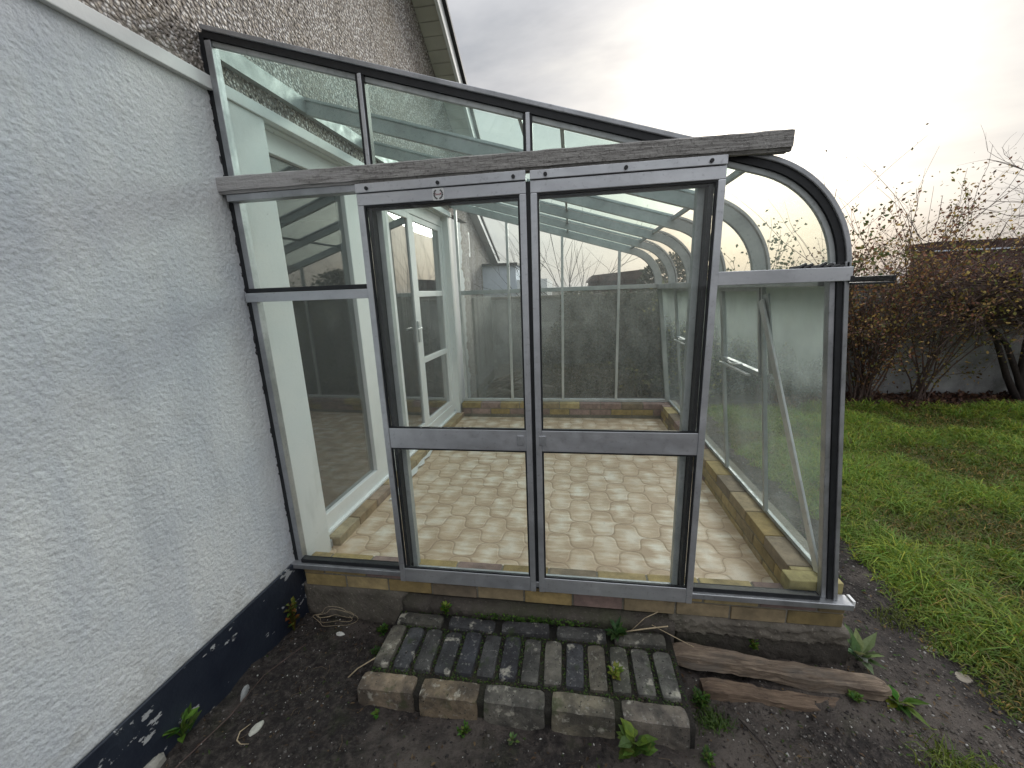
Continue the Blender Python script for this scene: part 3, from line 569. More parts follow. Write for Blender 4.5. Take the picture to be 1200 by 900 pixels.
# transoms left and right
def hb(name, x0, x1, y0, y1, z0, z1, mat, bev=.002): return MB().box(x0, x1, y0, y1, z0, z1).build(name, mat, con, bevel=bev)
hb('transom', .012, .608, -.034, .012, 1.352, 1.392, 'alu_light'); hb('transom_gasket', .02, .6, -.02, .01, 1.393, 1.412, 'gasket')
hb('transom', 2.008, 2.462, -.034, .012, 1.352, 1.402, 'alu_light')
dk = MB()
for i in range(7): x = 2.26 + i * .022; dk.tube([(x, -.02, 1.402), (x + .03, -.02, 1.408 + .012 * math.sin(i * 1.1) ** 2)], [.009, .006], 6)
for i in range(4): x = 2.38 + i * .018; dk.tube([(x, -.02, 1.402), (x + .02, -.02, 1.408)], [.006, .003], 6)
dk.build('sealant_lump', 'gasket', con)
hb('sill_gasket', .05, .60, -.03, .004, .0005, .022, 'gasket'); hb('sill_gasket', 2.01, 2.535, -.03, .004, .0005, .022, 'gasket')
hb('fixed_pane', .05, .612, -.004, .001, .022, 1.352, 'glass', 0); hb('fixed_pane', .05, .612, -.004, .001, 1.412, 1.80, 'glass', 0)
MB().prism([(2.0, .022), (2.545, .022), (2.40, 1.352), (2.0, 1.352)], -.004, .001, lambda a, b, c: (a, c, b)).build('fixed_pane', 'glass', con)
MB().prism([(2.0, 1.402)] + [(cx + (R0 - .036) * math.cos(a), cz + (R0 - .036) * math.sin(a)) for a in np.linspace(.07, 1.28, 14)] + [(2.0, 2.42 - .2979 * 2.0 - .038)], -.004, .001, lambda a, b, c: (a, c, b)).build('curved_gable_pane', 'glass_gable', con)
# upper gable
def rz(x): return 2.42 - .2979 * x - .06
for x0, x1 in ((.05, .645), (.675, 1.29), (1.32, 1.86)):
    MB().prism([(x0, 1.866), (x1, 1.866), (x1, rz(x1) if x1 < 1.8 else 1.868), (x0, rz(x0))] if x1 < 1.8 else [(x0, 1.866), (1.66, 1.866), (x0, rz(x0))], -.004, .001, lambda a, b, c: (a, c, b)).build('gable_pane', 'glass_gable', con)
for x in (.66, 1.305):
    hb('gable_mullion', x - .008, x + .008, -.018, .02, 1.866, rz(x) + .03, 'alu_light'); g_ = MB(); g_.box(x - .019, x - .0085, -.012, .015, 1.866, rz(x) + .03); g_.box(x + .0085, x + .017, -.012, .015, 1.866, rz(x) + .025); g_.build('gable_gasket', 'gasket', con)
# beam
bm = MB(); xs = np.linspace(-.015, 2.205, 60); 
def prof_beam(i):
    j = lambda s: random.uniform(-s, s)
    return [(-.060 + j(.0008), 1.812 + j(.0012)), (-.060 + j(.0008), 1.863 + j(.0012)), (-.04, 1.872 + j(.0012)), (.0, 1.872 + j(.001)), (.0, 1.806), (-.03, 1.806 + j(.001)), (-.035, 1.801 + j(.0015)), (-.05, 1.802 + j(.001)), (-.052, 1.813)]
PB = [prof_beam(i) for i in range(60)]; vs = [(x, y, z - .001 - .005 * x) for x, p in zip(xs, PB) for y, z in p]; m_ = 9
fs = [(i * m_ + k, i * m_ + (k + 1) % m_, (i + 1) * m_ + (k + 1) % m_, (i + 1) * m_ + k) for i in range(59) for k in range(m_)] + [tuple(range(m_))[::-1], tuple(range(59 * m_, 60 * m_))]
bm.add(vs, fs); bm.build('track_beam', 'beam', con)
hb('under_beam_rail', .02, .608, -.045, .0, 1.772, 1.799, 'alu')
# sliding doors
def door(x0, x1, side, label):
    zt, zr, zm, zn, zb, z0 = 1.760, 1.716, .768, .672, .028, -.048
    fr_ = MB(); s = .026
    fr_.box(x0, x1, -.052, -.03, zr, zt + .0); fr_.box(x0, x0 + s, -.052, -.03, z0, zr); fr_.box(x1 - s, x1, -.052, -.03, z0, zr)
    root = fr_.build('sliding_door', 'alu_light', con, bevel=.0025); root['label'] = label
    MB().box(x0 + s, x1 - s, -.049, -.031, zn, zm).build('mid_rail', 'alu_light', root, bevel=.002)
    MB().box(x0 + s, x1 - s, -.049, -.031, z0, zb).build('bottom_rail', 'alu_light', root, bevel=.002)
    for a, b in ((zb, zn), (zm, zr)):
        MB().box(x0 + s + .004, x1 - s - .004, -.042, -.038, a + .004, b - .004).build('pane', 'glass', root)
        g = MB(); e = .007
        g.box(x0 + s, x1 - s, -.047, -.036, a, a + e); g.box(x0 + s, x1 - s, -.047, -.036, b - e, b); g.box(x0 + s, x0 + s + e, -.047, -.036, a + e, b - e); g.box(x1 - s - e, x1 - s, -.047, -.036, a + e, b - e); g.build('gasket', 'gasket', root)
    dxl = .017
    xa = x0 + s + .0075 if side < 0 else x1 - s - .0075 - dxl
    MB().box(xa, xa + dxl, -.034, .0, zb, zr).build('dark_channel', 'gasket', root)
    xk = (x1 - s - .02 - .02) if side < 0 else (x0 + s - .012)
    MB().box(xk, xk + .03, -.0545, -.049, .70, .745).build('pull_plate', 'alu', root, bevel=.002)
    return root
dl = door(.611, 1.296, -1, 'left sliding door with a small round emblem sticker'); dr = door(1.312, 2.004, 1, 'right sliding door')
MB().box(1.2965, 1.3115, -.04, -.01, -.04, 1.76).build('meeting_seal', 'gasket', con)
hb('door_jamb', .662, .686, .004, .04, .0, 1.75, 'alu_in'); hb('jamb_gasket', .648, .661, .004, .03, .0, 1.75, 'gasket')
hb('door_jamb', 1.926, 1.952, .004, .04, .0, 1.75, 'alu_in'); hb('jamb_gasket', 1.953, 1.967, .004, .03, .0, 1.75, 'gasket')
hb('head_track', .611, 1.296, -.056, -.02, 1.763, 1.797, 'alu_light'); hb('head_track', 1.312, 2.004, -.056, -.02, 1.763, 1.794, 'alu_light')
hb('head_track_shadow_gap', .62, 2.0, -.03, -.01, 1.70, 1.763, 'gasket')
for x in (.66, .955, 1.25, 1.37, 1.66, 1.95):
    q = MB(); q.tube([(x, -.0565, 1.777), (x, -.062, 1.777)], .007, 12); q.build('screw', 'gasket', con)
# sticker with wreath
st = MB(); sxx, szz = .953, 1.737; rr = []
for cxx, czz, a0 in ((.021, .019, 0), (-.021, .019, 90), (-.021, -.019, 180), (.021, -.019, 270)):
    for k in range(5): a = math.radians(a0 + k * 22.5); rr.append((sxx + cxx * .82 + .006 * math.cos(a), szz + czz * .85 + .006 * math.sin(a)))
st.prism(rr, -.0535, -.0524, lambda a, b, c: (a, c, b)); sk = st.build('sticker', 'sticker', dl)
wr = MB()
for sg in (-1, 1):
    for k in range(7):
        a = math.radians(-78 + k * 20); ax = sxx + sg * .0165 * math.cos(a); az = szz + .0165 * math.sin(a); ta = a + math.pi / 2; w_ = .0042 - abs(k - 3) * .0003
        for dd in (-.35, .35):
            dx, dz = math.cos(ta + dd) * .0065, math.sin(ta + dd) * .0065; nx, nz = -dz * .33, dx * .33
            wr.prism([(ax, az), (ax + sg * (dx * .5 + nx), az + dz * .5 + nz), (ax + sg * dx, az + dz), (ax + sg * (dx * .5 - nx), az + dz * .5 - nz)], -.0543, -.0538, lambda a, b, c: (a, c, b))
wr.build('wreath_emblem', 'gasket', sk)
tx_ = MB(); pth = [(.0, .004), (-.002, .006), (-.004, .003), (-.003, -.001), (0, -.001), (.002, .003), (.003, -.001), (.005, .003), (.006, -.001), (.008, .003), (.009, -.001), (.011, .003), (.012, -.001), (.014, .003), (.0155, -.001), (.017, .006), (.0178, .001), (.0195, .006), (.020, -.001)]
tx_.tube([(sxx - .0085 + a, -.0541, szz - .002 + b) for a, b in pth], .0008, 5); tx_.build('red_script', 'red', sk)
# dwarf brick wall
BC = [(.50, .38, .17), (.46, .34, .15), (.54, .43, .22), (.42, .33, .20), (.34, .24, .21), (.38, .27, .24), (.48, .37, .19), (.30, .24, .17)]
bw = MB(); mo = MB()
def course(x0, x1, y0, y1, z0, z1, along='x', st=0, L_=.24, g=.009, dim=None):
    a = (x0 if along == 'x' else y0) - st; end = x1 if along == 'x' else y1; lo = x0 if along == 'x' else y0
    while a < end - .02:
        s0 = max(a, lo); e0 = min(a + L_ - g, end)
        if e0 - s0 > .02:
            c = random.choice(BC); k = random.uniform(.85, 1.12)
            if dim: k *= dim(s0)
            c = tuple(v * k for v in c); j = lambda: random.uniform(-.0025, .0025)
            if along == 'x': bw.box(s0, e0, y0 + j(), y1, z0 + j() * .5, z1, c)
            else: bw.box(x0 + j(), x1, s0, e0, z0 + j() * .5, z1, c)
        a += L_
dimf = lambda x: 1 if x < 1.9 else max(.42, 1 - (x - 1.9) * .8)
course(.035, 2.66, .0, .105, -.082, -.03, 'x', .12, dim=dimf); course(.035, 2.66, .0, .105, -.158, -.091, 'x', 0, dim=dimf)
mo.box(.03, 2.655, .006, .10, -.16, -.034); 
course(2.485, 2.60, .14, L - .11, -.02, .044, 'y', 0); course(2.485, 2.60, .14, L - .11, -.095, -.029, 'y', .12); course(2.485, 2.60, .14, L - .11, -.17, -.104, 'y', .0)
mo.box(2.491, 2.68, .106, L + .09, -.36, .038)
course(.13, 2.60, L - .10, L + .02, -.02, .044, 'x', .0); course(.13, 2.60, L - .10, L + .02, -.095, -.029, 'x', .12)
mo.box(.12, 2.48, L - .094, L + .012, -.36, .038)
bw.box(2.485, 2.585, .108, .135, -.1, .044, (.48, .40, .2)); bw.box(2.44, 2.66, .03, .105, -.0295, .046, (.50, .43, .20))
bw.build('brick_dwarf_wall', 'brick', con, bevel=.004); mo.build('mortar_core', 'mortar', con)
# footing
def rough_block(name, x0, x1, y0, y1, z0, z1, mat, par, amp=.008, st=.03):
    b = MB(); st = .02; xs = np.arange(x0, x1 + st, st); zs = np.linspace(z1, z0, 8); n = len(xs); vs = []; 
    ring = [(y1, z1)] + [(y0, z) for z in zs] + [(y1, z0)]
    for x in xs:
        for (y, z) in ring: q = random.uniform(-amp, amp); vs.append((x, y + (q if y == y0 else 0), z + (random.uniform(-amp, amp) * .5 if z > z0 else 0)))
    m = len(ring); fs = [(i * m + k, i * m + (k + 1) % m, (i + 1) * m + (k + 1) % m, (i + 1) * m + k) for i in range(n - 1) for k in range(m)] + [tuple(range(m))[::-1], tuple(range((n - 1) * m, n * m))]
    b.add(vs, fs); return b.build(name, mat, par, smooth=True)
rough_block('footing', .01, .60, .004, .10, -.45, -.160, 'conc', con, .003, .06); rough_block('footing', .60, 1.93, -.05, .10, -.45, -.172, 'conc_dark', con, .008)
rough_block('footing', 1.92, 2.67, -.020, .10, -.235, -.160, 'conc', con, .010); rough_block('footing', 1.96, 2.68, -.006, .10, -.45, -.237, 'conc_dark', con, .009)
# conservatory floor
fx = MB(); fx.add([(.0, .1, -.133), (2.487, .1, -.133), (2.487, L - .1, -.133), (.1, L - .1, -.133), (.0, .1, -.18), (2.487, .1, -.18), (2.487, L - .1, -.18), (.1, L - .1, -.18)], [(0, 1, 2, 3), (7, 6, 5, 4), (0, 4, 5, 1), (1, 5, 6, 2), (2, 6, 7, 3), (3, 7, 4, 0)])
tag(fx.build('tiled_floor', 'floor'), kind='structure')

# fallen trim strip inside
tr = MB(); ps = []
for i in range(30):
    tt = i / 29; y = .84 + 1.15 * tt; x = .135 + .012 * math.sin(i * 1.3) - .03 * tt; wdt = .018 + .012 * abs(math.sin(i * .9)); ps.append((x, y, wdt))
tr.add([(x + s * w_, y, -.128 + z + (.012 if s > 0 else 0)) for x, y, w_ in ps for z in (0, .006) for s in (-1, 1)], [q for i in range(29) for q in ((4 * i, 4 * i + 1, 4 * i + 5, 4 * i + 4), (4 * i + 2, 4 * i + 6, 4 * i + 7, 4 * i + 3), (4 * i, 4 * i + 4, 4 * i + 6, 4 * i + 2), (4 * i + 1, 4 * i + 3, 4 * i + 7, 4 * i + 5))] + [(0, 2, 3, 1), (116, 117, 119, 118)])
tag(tr.build('plastic_trim', 'upvc'), 'loose ragged white strip lying on the tiled floor below the french windows', 'trim')

# ------------------------------------------------------------------ brick step
step = thing('brick_step', 'low mossy brick step laid in soldier rows in front of the sliding doors', 'step', (1.25, -.27, -.35))
sb = MB(); SZ = -.203
def brick(x0, x1, y0, y1, z0, z1, c):
    # lumpy brick: subdivided faces with worn edges
    nx, ny, nz = max(2, int((x1 - x0) / .022)), max(2, int((y1 - y0) / .022)), 3; idx = {}; vs = []; fs = []
    rot = random.uniform(-.02, .02); tilt = random.uniform(-.004, .004); cxm, cym = (x0 + x1) / 2, (y0 + y1) / 2; ph = random.uniform(0, 9)
    def P(i, j, k):
        if (i, j, k) in idx: return idx[(i, j, k)]
        x = x0 + (x1 - x0) * i / nx; y = y0 + (y1 - y0) * j / ny; z = z0 + (z1 - z0) * k / nz
        ex, ey, ez = i in (0, nx), j in (0, ny), k == nz; ec = ex + ey + ez; wv = .0012 + .0022 * (ec >= 2) + .003 * (ec == 3)
        if ec >= 2: x += (cxm - x) / abs(cxm - x + 1e-9) * wv if ex else 0; y += (cym - y) / abs(cym - y + 1e-9) * wv if ey else 0; z -= wv if ez else 0
        if ez and random.random() < .1: z -= .003
        x += random.uniform(-1, 1) * .0012; y += random.uniform(-1, 1) * .0012; z += random.uniform(-1, 1) * .0011 + tilt * (x - cxm) / .1
        dx, dy = x - cxm, y - cym; vs.append((cxm + dx - dy * rot, cym + dy + dx * rot, z)); idx[(i, j, k)] = len(vs) - 1; return len(vs) - 1
    for i in range(nx):
        for j in range(ny): fs.append((P(i, j, nz), P(i + 1, j, nz), P(i + 1, j + 1, nz), P(i, j + 1, nz)))
    for k in range(nz):
        for i in range(nx): fs.append((P(i, 0, k), P(i + 1, 0, k), P(i + 1, 0, k + 1), P(i, 0, k + 1))); fs.append((P(i + 1, ny, k), P(i, ny, k), P(i, ny, k + 1), P(i + 1, ny, k + 1)))
        for j in range(ny): fs.append((P(0, j + 1, k), P(0, j, k), P(0, j, k + 1), P(0, j + 1, k + 1))); fs.append((P(nx, j, k), P(nx, j + 1, k), P(nx, j + 1, k + 1), P(nx, j, k + 1)))
    sb.add(vs, fs, c)
X0, X1 = .595, 1.905
n = 14; p = (X1 - X0) / n
dark = [(.19, .175, .14), (.075, .078, .082), (.085, .085, .08), (.06, .062, .065), (.055, .058, .068), (.08, .08, .08), (.05, .052, .062), (.12, .118, .105), (.16, .15, .125), (.075, .077, .085), (.19, .17, .13), (.13, .13, .10), (.14, .135, .12), (.15, .148, .13)]
for i in range(n): j = random.uniform(-.006, .006); brick(X0 + i * p + .003, X0 + (i + 1) * p - .013, -.372 + j, -.160 + j, SZ - .1, SZ + random.uniform(-.006, .003), dark[i])
fc = [(.30, .235, .165), (.25, .195, .13), (.17, .16, .135), (.23, .205, .15), (.20, .175, .145)]
p = (X1 - X0 + .03) / 5
for i in range(5): brick(X0 - .018 + i * p + .004, X0 - .018 + (i + 1) * p - .018, -.475 + random.uniform(-.004, .004), -.392, -.40, SZ - .004 + random.uniform(-.004, .003), fc[i])
bk = [(.11, .105, .085), (.06, .062, .065), (.07, .07, .072), (.085, .085, .08), (.12, .115, .095)]
p = (X1 - X0) / 5
for i in range(5): brick(X0 + .012 + i * p, X0 + (i + 1) * p - .018, -.142, -.072, SZ - .1, SZ + random.uniform(-.006, .003), bk[i])
ob = pbuild(sb, 'bricks', 'oldbrick', step, smooth=False)
MT['stepbed'] = m_conc('mossy_bed', (.008, .007, .006), (.020, .017, .012), .35, 1.)
cb = rough_block('mortar_bed', X0 + .002, X1 - .004, -.462, -.052, -.42, SZ - .022, 'stepbed', step, .004); cb.location = -Vector(step.location)

# ------------------------------------------------------------------ timbers
def plank(name, a, b, w, h, mat, label):
    a = Vector(a); b = Vector(b); root = MB(); n = 26; vs = []
    d = (b - a).normalized(); sd = d.cross(Vector((0, 0, 1))).normalized(); uu = sd.cross(d)
    ring = [(-1, -1), (-.3, -1.02), (1, -1), (1, 0), (1, 1), (.2, 1.02), (-.4, .97), (-1, 1), (-1.02, 0)]
    for i in range(n):
        t_ = i / (n - 1); p = a.lerp(b, t_) + uu * .006 * math.sin(t_ * 7); k = (1 - .3 * (t_ > .96) - .12 * (t_ < .03)) * (1 + .08 * math.sin(t_ * 11) + .05 * math.sin(t_ * 23))
        for q, s_ in ring: vs.append(p + sd * (q * w / 2 * k + random.uniform(-.0035, .0035)) + uu * (s_ * h / 2 * k + random.uniform(-.003, .003)))
    m = len(ring); fs = [(i * m + k, i * m + (k + 1) % m, (i + 1) * m + (k + 1) % m, (i + 1) * m + k) for i in range(n - 1) for k in range(m)] + [tuple(range(m))[::-1], tuple(range((n - 1) * m, n * m))]
    root.add(vs, fs); return tag(root.build(name, mat), label, 'timber', 'old timbers beside the brick step')
plank('timber_plank', (1.93, -.085, -.295), (2.775, -.135, -.325), .075, .052, 'wood1', 'longer weathered brown timber lying against the concrete footing')
plank('timber_plank', (2.02, -.20, -.345), (2.60, -.215, -.365), .06, .05, 'wood2', 'shorter dark rotten timber half sunk in soil below the longer one')

# ------------------------------------------------------------------ weeds
def weed(name, x, y, z, n, L_, W_, h, cols, label, spread=1., cat='weed', upright=.5, kind='broad'):
    mb = MB(); 
    for i in range(n):
        a = random.uniform(0, 6.28); e = random.uniform(.15, 1.2) * (1.4 - upright); hh = h * random.uniform(.2, 1); l = L_ * random.uniform(.6, 1.15)
        px = x + math.cos(a) * spread * L_ * random.uniform(0, .5); py = y + math.sin(a) * spread * L_ * random.uniform(0, .5)
        d = Vector((math.cos(a) * math.sin(e + .2), math.sin(a) * math.sin(e + .2), math.cos(e) * .8)); c = random.choice(cols); c = tuple(v * random.uniform(.7, 1.25) for v in c)
        if kind == 'broad':
            mb.tube([(x, y, z), ((x + px) / 2, (y + py) / 2, z + hh * .6), (px, py, z + hh)], [.0018, .0014, .001], 4, tuple(v * .8 for v in c)); mb.leaf((px, py, z + hh), d, (0, 0, 1), l, W_ * random.uniform(.7, 1.2), c, .12, random.uniform(.1, .5))
        else: mb.leaf((px, py, z), d, (0, 0, 1), l + hh, W_, c, .1, random.uniform(.1, .5))
    o = mb.build(name, 'leaf'); return tag(o, label, cat)
G1 = [(.07, .15, .02), (.10, .20, .03), (.05, .11, .015)]; GY = [(.17, .24, .03), (.12, .19, .02), (.22, .26, .05)]; GD = [(.03, .07, .015), (.045, .09, .02)]
weed('corner_weed', .025, -.13, gz(.02, -.13), 46, .03, .022, .16, [(.07, .10, .03), (.10, .13, .03), (.13, .14, .03), (.20, .07, .02)], 'straggly weed in the corner between dark plinth and conservatory base', 1.6)
weed('chickweed', .49, -.07, gz(.49, -.1), 60, .018, .012, .035, GD + G1, 'low green weed on the soil left of the brick step', 2.8)
weed('step_weed', .84, -.06, SZ - .01, 40, .022, .012, .05, G1 + GY, 'small bright green weed at the back left of the brick step', 1.6)
o = weed('moss_strip', 1.25, -.06, SZ - .01, 10, .016, .010, .02, G1, 'strip of green chickweed along the back of the brick step', 1, 'moss'); o['kind'] = 'stuff'
mb = MB()
for i in range(330):
    x = random.gauss(1.27, .15); y = random.uniform(-.074, -.045); c = random.choice(G1 + GD); a = random.uniform(0, 6.28); mb.leaf((x, y, SZ - .012 + random.uniform(0, .02)), (math.cos(a), math.sin(a), random.uniform(.2, 1.4)), (0, 0, 1), .014, .009, c)
tmp = mb.build('strip', 'leaf'); o.data = tmp.data; bpy.data.objects.remove(tmp)
weed('dandelion', 1.67, -.10, SZ - .005, 26, .055, .022, .02, GD + [(.05, .10, .03)], 'dark green dandelion rosette rooted at the back right of the brick step', .7)
weed('fern_weed', 1.645, -.30, SZ - .01, 30, .026, .016, .03, GY, 'yellow green sprout growing between two bricks of the step', 1.5)
weed('dock', 1.69, -.525, gz(1.69, -.52), 26, .062, .04, .085, [(.07, .13, .025), (.10, .17, .03), (.13, .19, .035)], 'broad leaved green weed in front of the brick step', 1.0, upright=.7)
weed('nettle', -.005, -.70, gz(.0, -.70), 24, .05, .034, .08, [(.09, .17, .03), (.12, .21, .04), (.07, .14, .03)], 'bright green leafy weed against the dark plinth at lower left', 1.1, upright=.7)
weed('footing_weed', 2.30, -.02, -.30, 40, .016, .010, .05, G1 + GY, 'small green tuft on the concrete ledge above the timbers', 1.5)
weed('plantain', 2.76, .02, gz(2.76, .02), 22, .12, .035, .03, [(.07, .13, .04), (.12, .18, .07), (.20, .27, .14)], 'large leaved weed at the right corner of the conservatory base', .6, upright=.75)
weed('plantain', 2.80, -.16, gz(2.8, -.16), 16, .085, .032, .01, G1 + GY, 'flat rosette of pale leaves beyond the end of the longer timber', .6, upright=.1)
weed('cleavers', 2.0, -.26, gz(2.0, -.26), 150, .016, .007, .05, GD + G1, 'fine leaved green tangle between brick step and timbers', 4.2)
weed('seedling', .69, -.51, gz(.69, -.51), 9, .02, .014, .015, G1, 'tiny seedling on the soil below the left front brick', 1.)
weed('seedling', 1.24, -.53, gz(1.24, -.53), 14, .018, .013, .02, [(.14, .20, .08), (.10, .16, .05)], 'pair of pale seedlings on the soil before the middle of the step', 1.8)
weed('chickweed', .52, -.20, gz(.52, -.2), 40, .016, .010, .02, GD, 'dark low weed beside the left end of the brick step', 2.4)
weed('chickweed', 1.05, -.52, gz(1.05, -.52), 34, .014, .010, .018, G1, 'low green sprigs on soil below the second and third front bricks', 3.2)
weed('chickweed', 1.95, -.50, gz(1.95, -.5), 46, .016, .010, .03, GD + G1, 'weed patch at the lower right front corner of the brick step', 2.6)
weed('clover', 2.62, -.19, gz(2.62, -.19), 36, .018, .014, .02, G1, 'low green sprigs below the right end of the longer timber', 2.2)
def tuft(x, y, n, h, lab, cols, sp=.06):
    X = rng.normal(x, sp, n); Y = rng.normal(y, sp * .8, n); C = np.array(cols)[rng.integers(0, len(cols), n)] * rng.uniform(.6, 1.2, (n, 1)); Z = np.array([gz(float(a), float(b)) for a, b in zip(X, Y)])
    return tag(blades('grass_tuft', X, Y, Z, rng.uniform(.3, 1, n) * h, rng.uniform(.3, 1.8, n), C, .0025), lab, 'grass tuft')
tuft(2.82, -.42, 420, .07, 'yellow green grass tuft growing alone in the gravel at lower right', [(.16, .22, .03), (.20, .24, .05), (.09, .16, .02)])
tuft(2.02, -.34, 260, .045, 'thin grass at the lower right corner of the brick step', [(.05, .10, .02), (.09, .15, .03)], .03)
tuft(3.12, .30, 200, .05, 'mossy grass patch in the gravel beside the lawn edge', [(.10, .14, .02), (.15, .17, .04)], .05)
mb = MB()
for i in range(420): x = random.uniform(2.66, 3.3); y = random.uniform(-.6, 1.4); a = random.uniform(0, 6.28); mb.leaf((x, y, gz(x, y) + .002), (math.cos(a), math.sin(a), random.uniform(.05, .8)), (0, 0, 1), random.uniform(.008, .03), random.uniform(.004, .01), random.choice(GD + G1 + [(.12, .08, .03), (.2, .13, .06)]))
tag(mb.build('gravel_moss', 'leaf'), 'scattered moss, sprouts and leaf scraps among the gravel', 'moss', kind='stuff')

mb = MB()
for i in range(1500):
    x = random.uniform(X0, X1); k = random.random(); pw = (X1 - X0) / 14
    if k < .30: y = random.gauss(-.382, .006)
    elif k < .48: y = random.gauss(-.151, .005)
    elif k < .60: y = random.gauss(-.066, .006)
    else: x = X0 + random.randint(1, 14) * pw + random.gauss(-.005, .004); y = random.uniform(-.372, -.16)
    a = random.uniform(0, 6.28); c = random.choice([(.04, .085, .015), (.07, .13, .02), (.05, .09, .02), (.06, .045, .03), (.02, .018, .012)])
    mb.leaf((x, y, SZ - .017 + random.uniform(-.004, .004)), (math.cos(a), math.sin(a), random.uniform(0, 1)), (0, 0, 1), random.uniform(.006, .013), .006, c)
tag(mb.build('joint_moss', 'leaf'), 'moss and dark crumbs packed in the joints of the brick step', 'moss', kind='stuff')
mb = MB()
for i in range(1500):
    x = random.uniform(.0, 3.2); y = random.uniform(-1.1, -.02)
    if X0 - .02 < x < X1 and y > -.48: continue
    a = random.uniform(0, 6.28); c = random.choice([(.10, .06, .035), (.06, .04, .025), (.16, .11, .06), (.03, .022, .018), (.05, .08, .02), (.035, .03, .028)])
    mb.leaf((x, y, gz(x, y) + .002), (math.cos(a), math.sin(a), random.uniform(0, .5)), (0, 0, 1), random.uniform(.006, .024), random.uniform(.003, .010), c)
for i in range(260):
    x = random.uniform(.0, 3.2); y = random.uniform(-1.0, -.05); a = random.uniform(0, 6.28); l = random.uniform(.02, .07)
    if X0 - .05 < x < X1 + .05 and y > -.5: continue
    mb.tube([(x, y, gz(x, y) + .003), (x + l * math.cos(a) * .5, y + l * math.sin(a) * .5, gz(x, y) + .006), (x + l * math.cos(a + .3), y + l * math.sin(a + .3), gz(x, y) + .003)], .0009, 4, random.choice([(.18, .13, .08), (.08, .055, .04)]))
tag(mb.build('soil_debris', 'leaf'), 'leaf scraps and fine twigs scattered on the bare soil', 'debris', kind='stuff')

# straws, twigs, stones
def stalk(pts_, rad, label, name='straw', mat='straw', cat='straw', group=None): return tag(MB().tube(pts_, rad, 6).build(name, mat, smooth=True), label, cat, group)
stalk([(1.70, -.09, SZ + .006), (1.80, -.09, SZ + .035), (1.90, -.08, SZ + .05)], .0030, 'longest pale straw lying across the back right corner of the brick step', group='dry straws on the brick step')
stalk([(1.74, -.08, SZ + .01), (1.80, -.065, SZ + .07), (1.86, -.055, SZ + .10)], .0018, 'thin straw leaning up against the brick wall behind the step', group='dry straws on the brick step')
stalk([(1.83, -.075, SZ + .045), (1.93, -.11, SZ + .02), (2.0, -.13, SZ - .0)], .0016, 'thin straw sticking out past the right end of the step', group='dry straws on the brick step')
stalk([(.445, -.36, -.335), (.50, -.33, -.29), (.60, -.315, -.225)], .0028, 'pale stick leaning on the left end of the brick step', 'stick', cat='stick')
lp = [(.22 + (.09 + .02 * math.sin(a * .37)) * math.cos(a) + .012 * math.sin(5.3 * a), -.06 + .035 * math.sin(a * 1.1), gz(.22, -.08) + .03 + .03 * math.sin(a * .9) + .008 * math.sin(4.1 * a)) for a in np.linspace(0, 17, 150)]
stalk(lp, .0009, 'dry wiry root loop lying under the left end of the brick base', 'dry_root', cat='root')
stalk([(.02, -.95, gz(.02, -.95) + .01), (.10, -.6, gz(.1, -.6) + .02), (.08, -.4, gz(.08, -.4) + .01), (.16, -.22, gz(.16, -.22) + .01)], .0022, 'long thin twig lying on soil along the foot of the dark plinth', 'twig', 'twig', 'twig')
stalk([(2.12, -.33, gz(2.12, -.33) + .012), (2.17, -.42, gz(2.17, -.42) + .02), (2.2, -.52, gz(2.2, -.52) + .01)], .003, 'dark twig on the soil to the right of the brick step', 'twig', 'twig_dark', 'twig')
stalk([(.20, -.61, gz(.20, -.61) + .006), (.192, -.65, gz(.19, -.65) + .010), (.20, -.675, gz(.2, -.67) + .008), (.225, -.685, gz(.22, -.68) + .009), (.25, -.675, gz(.25, -.67) + .006)], [.0012, .0022, .0026, .0020, .0010], 'short bent twig beside the white stone on the soil', 'twig', 'straw', 'twig')
def stone(x, y, a, b, h, c, label, rot=0, z=None):
    mb = MB(); n = 12; vs = []; z = gz(x, y) if z is None else z; rs = [random.uniform(.75, 1.1) for _ in range(n)]
    for lv, k in ((0, 1), (.6, .95), (1, .6)):
        for i in range(n): t_ = 2 * math.pi * i / n; px = math.cos(t_) * a * rs[i] * k; py = math.sin(t_) * b * rs[i] * k; vs.append((x + px * math.cos(rot) - py * math.sin(rot), y + px * math.sin(rot) + py * math.cos(rot), z - .004 + lv * h * random.uniform(.85, 1.1)))
    fs = [(l * n + i, l * n + (i + 1) % n, (l + 1) * n + (i + 1) % n, (l + 1) * n + i) for l in (0, 1) for i in range(n)] + [tuple(range(2 * n, 3 * n)), tuple(range(n))[::-1]]
    return tag(mb.add(vs, fs, c).build('stone', 'stone', smooth=False, bevel=.002), label, 'stone')
stone(.225, -.62, .017, .036, .012, (.50, .50, .44), 'white oval stone on the soil at lower left', -.2); stone(.285, -.13, .026, .014, .010, (.62, .62, .58), 'small white flake near the corner weed')
stone(-.02, -.80, .03, .055, .05, (.32, .31, .28), 'grey brown stone against the plinth below the leafy weed', .2); stone(.075, -.50, .010, .035, .03, (.33, .34, .34), 'grey flake of fallen paint at the foot of the plinth', .3)
stone(3.16, .0, .045, .03, .010, (.30, .27, .22), 'pale flat stone at the lawn edge, nearer the camera'); stone(3.14, .13, .035, .022, .010, (.33, .31, .27), 'smaller pale flat stone in the gravel at the lawn edge')

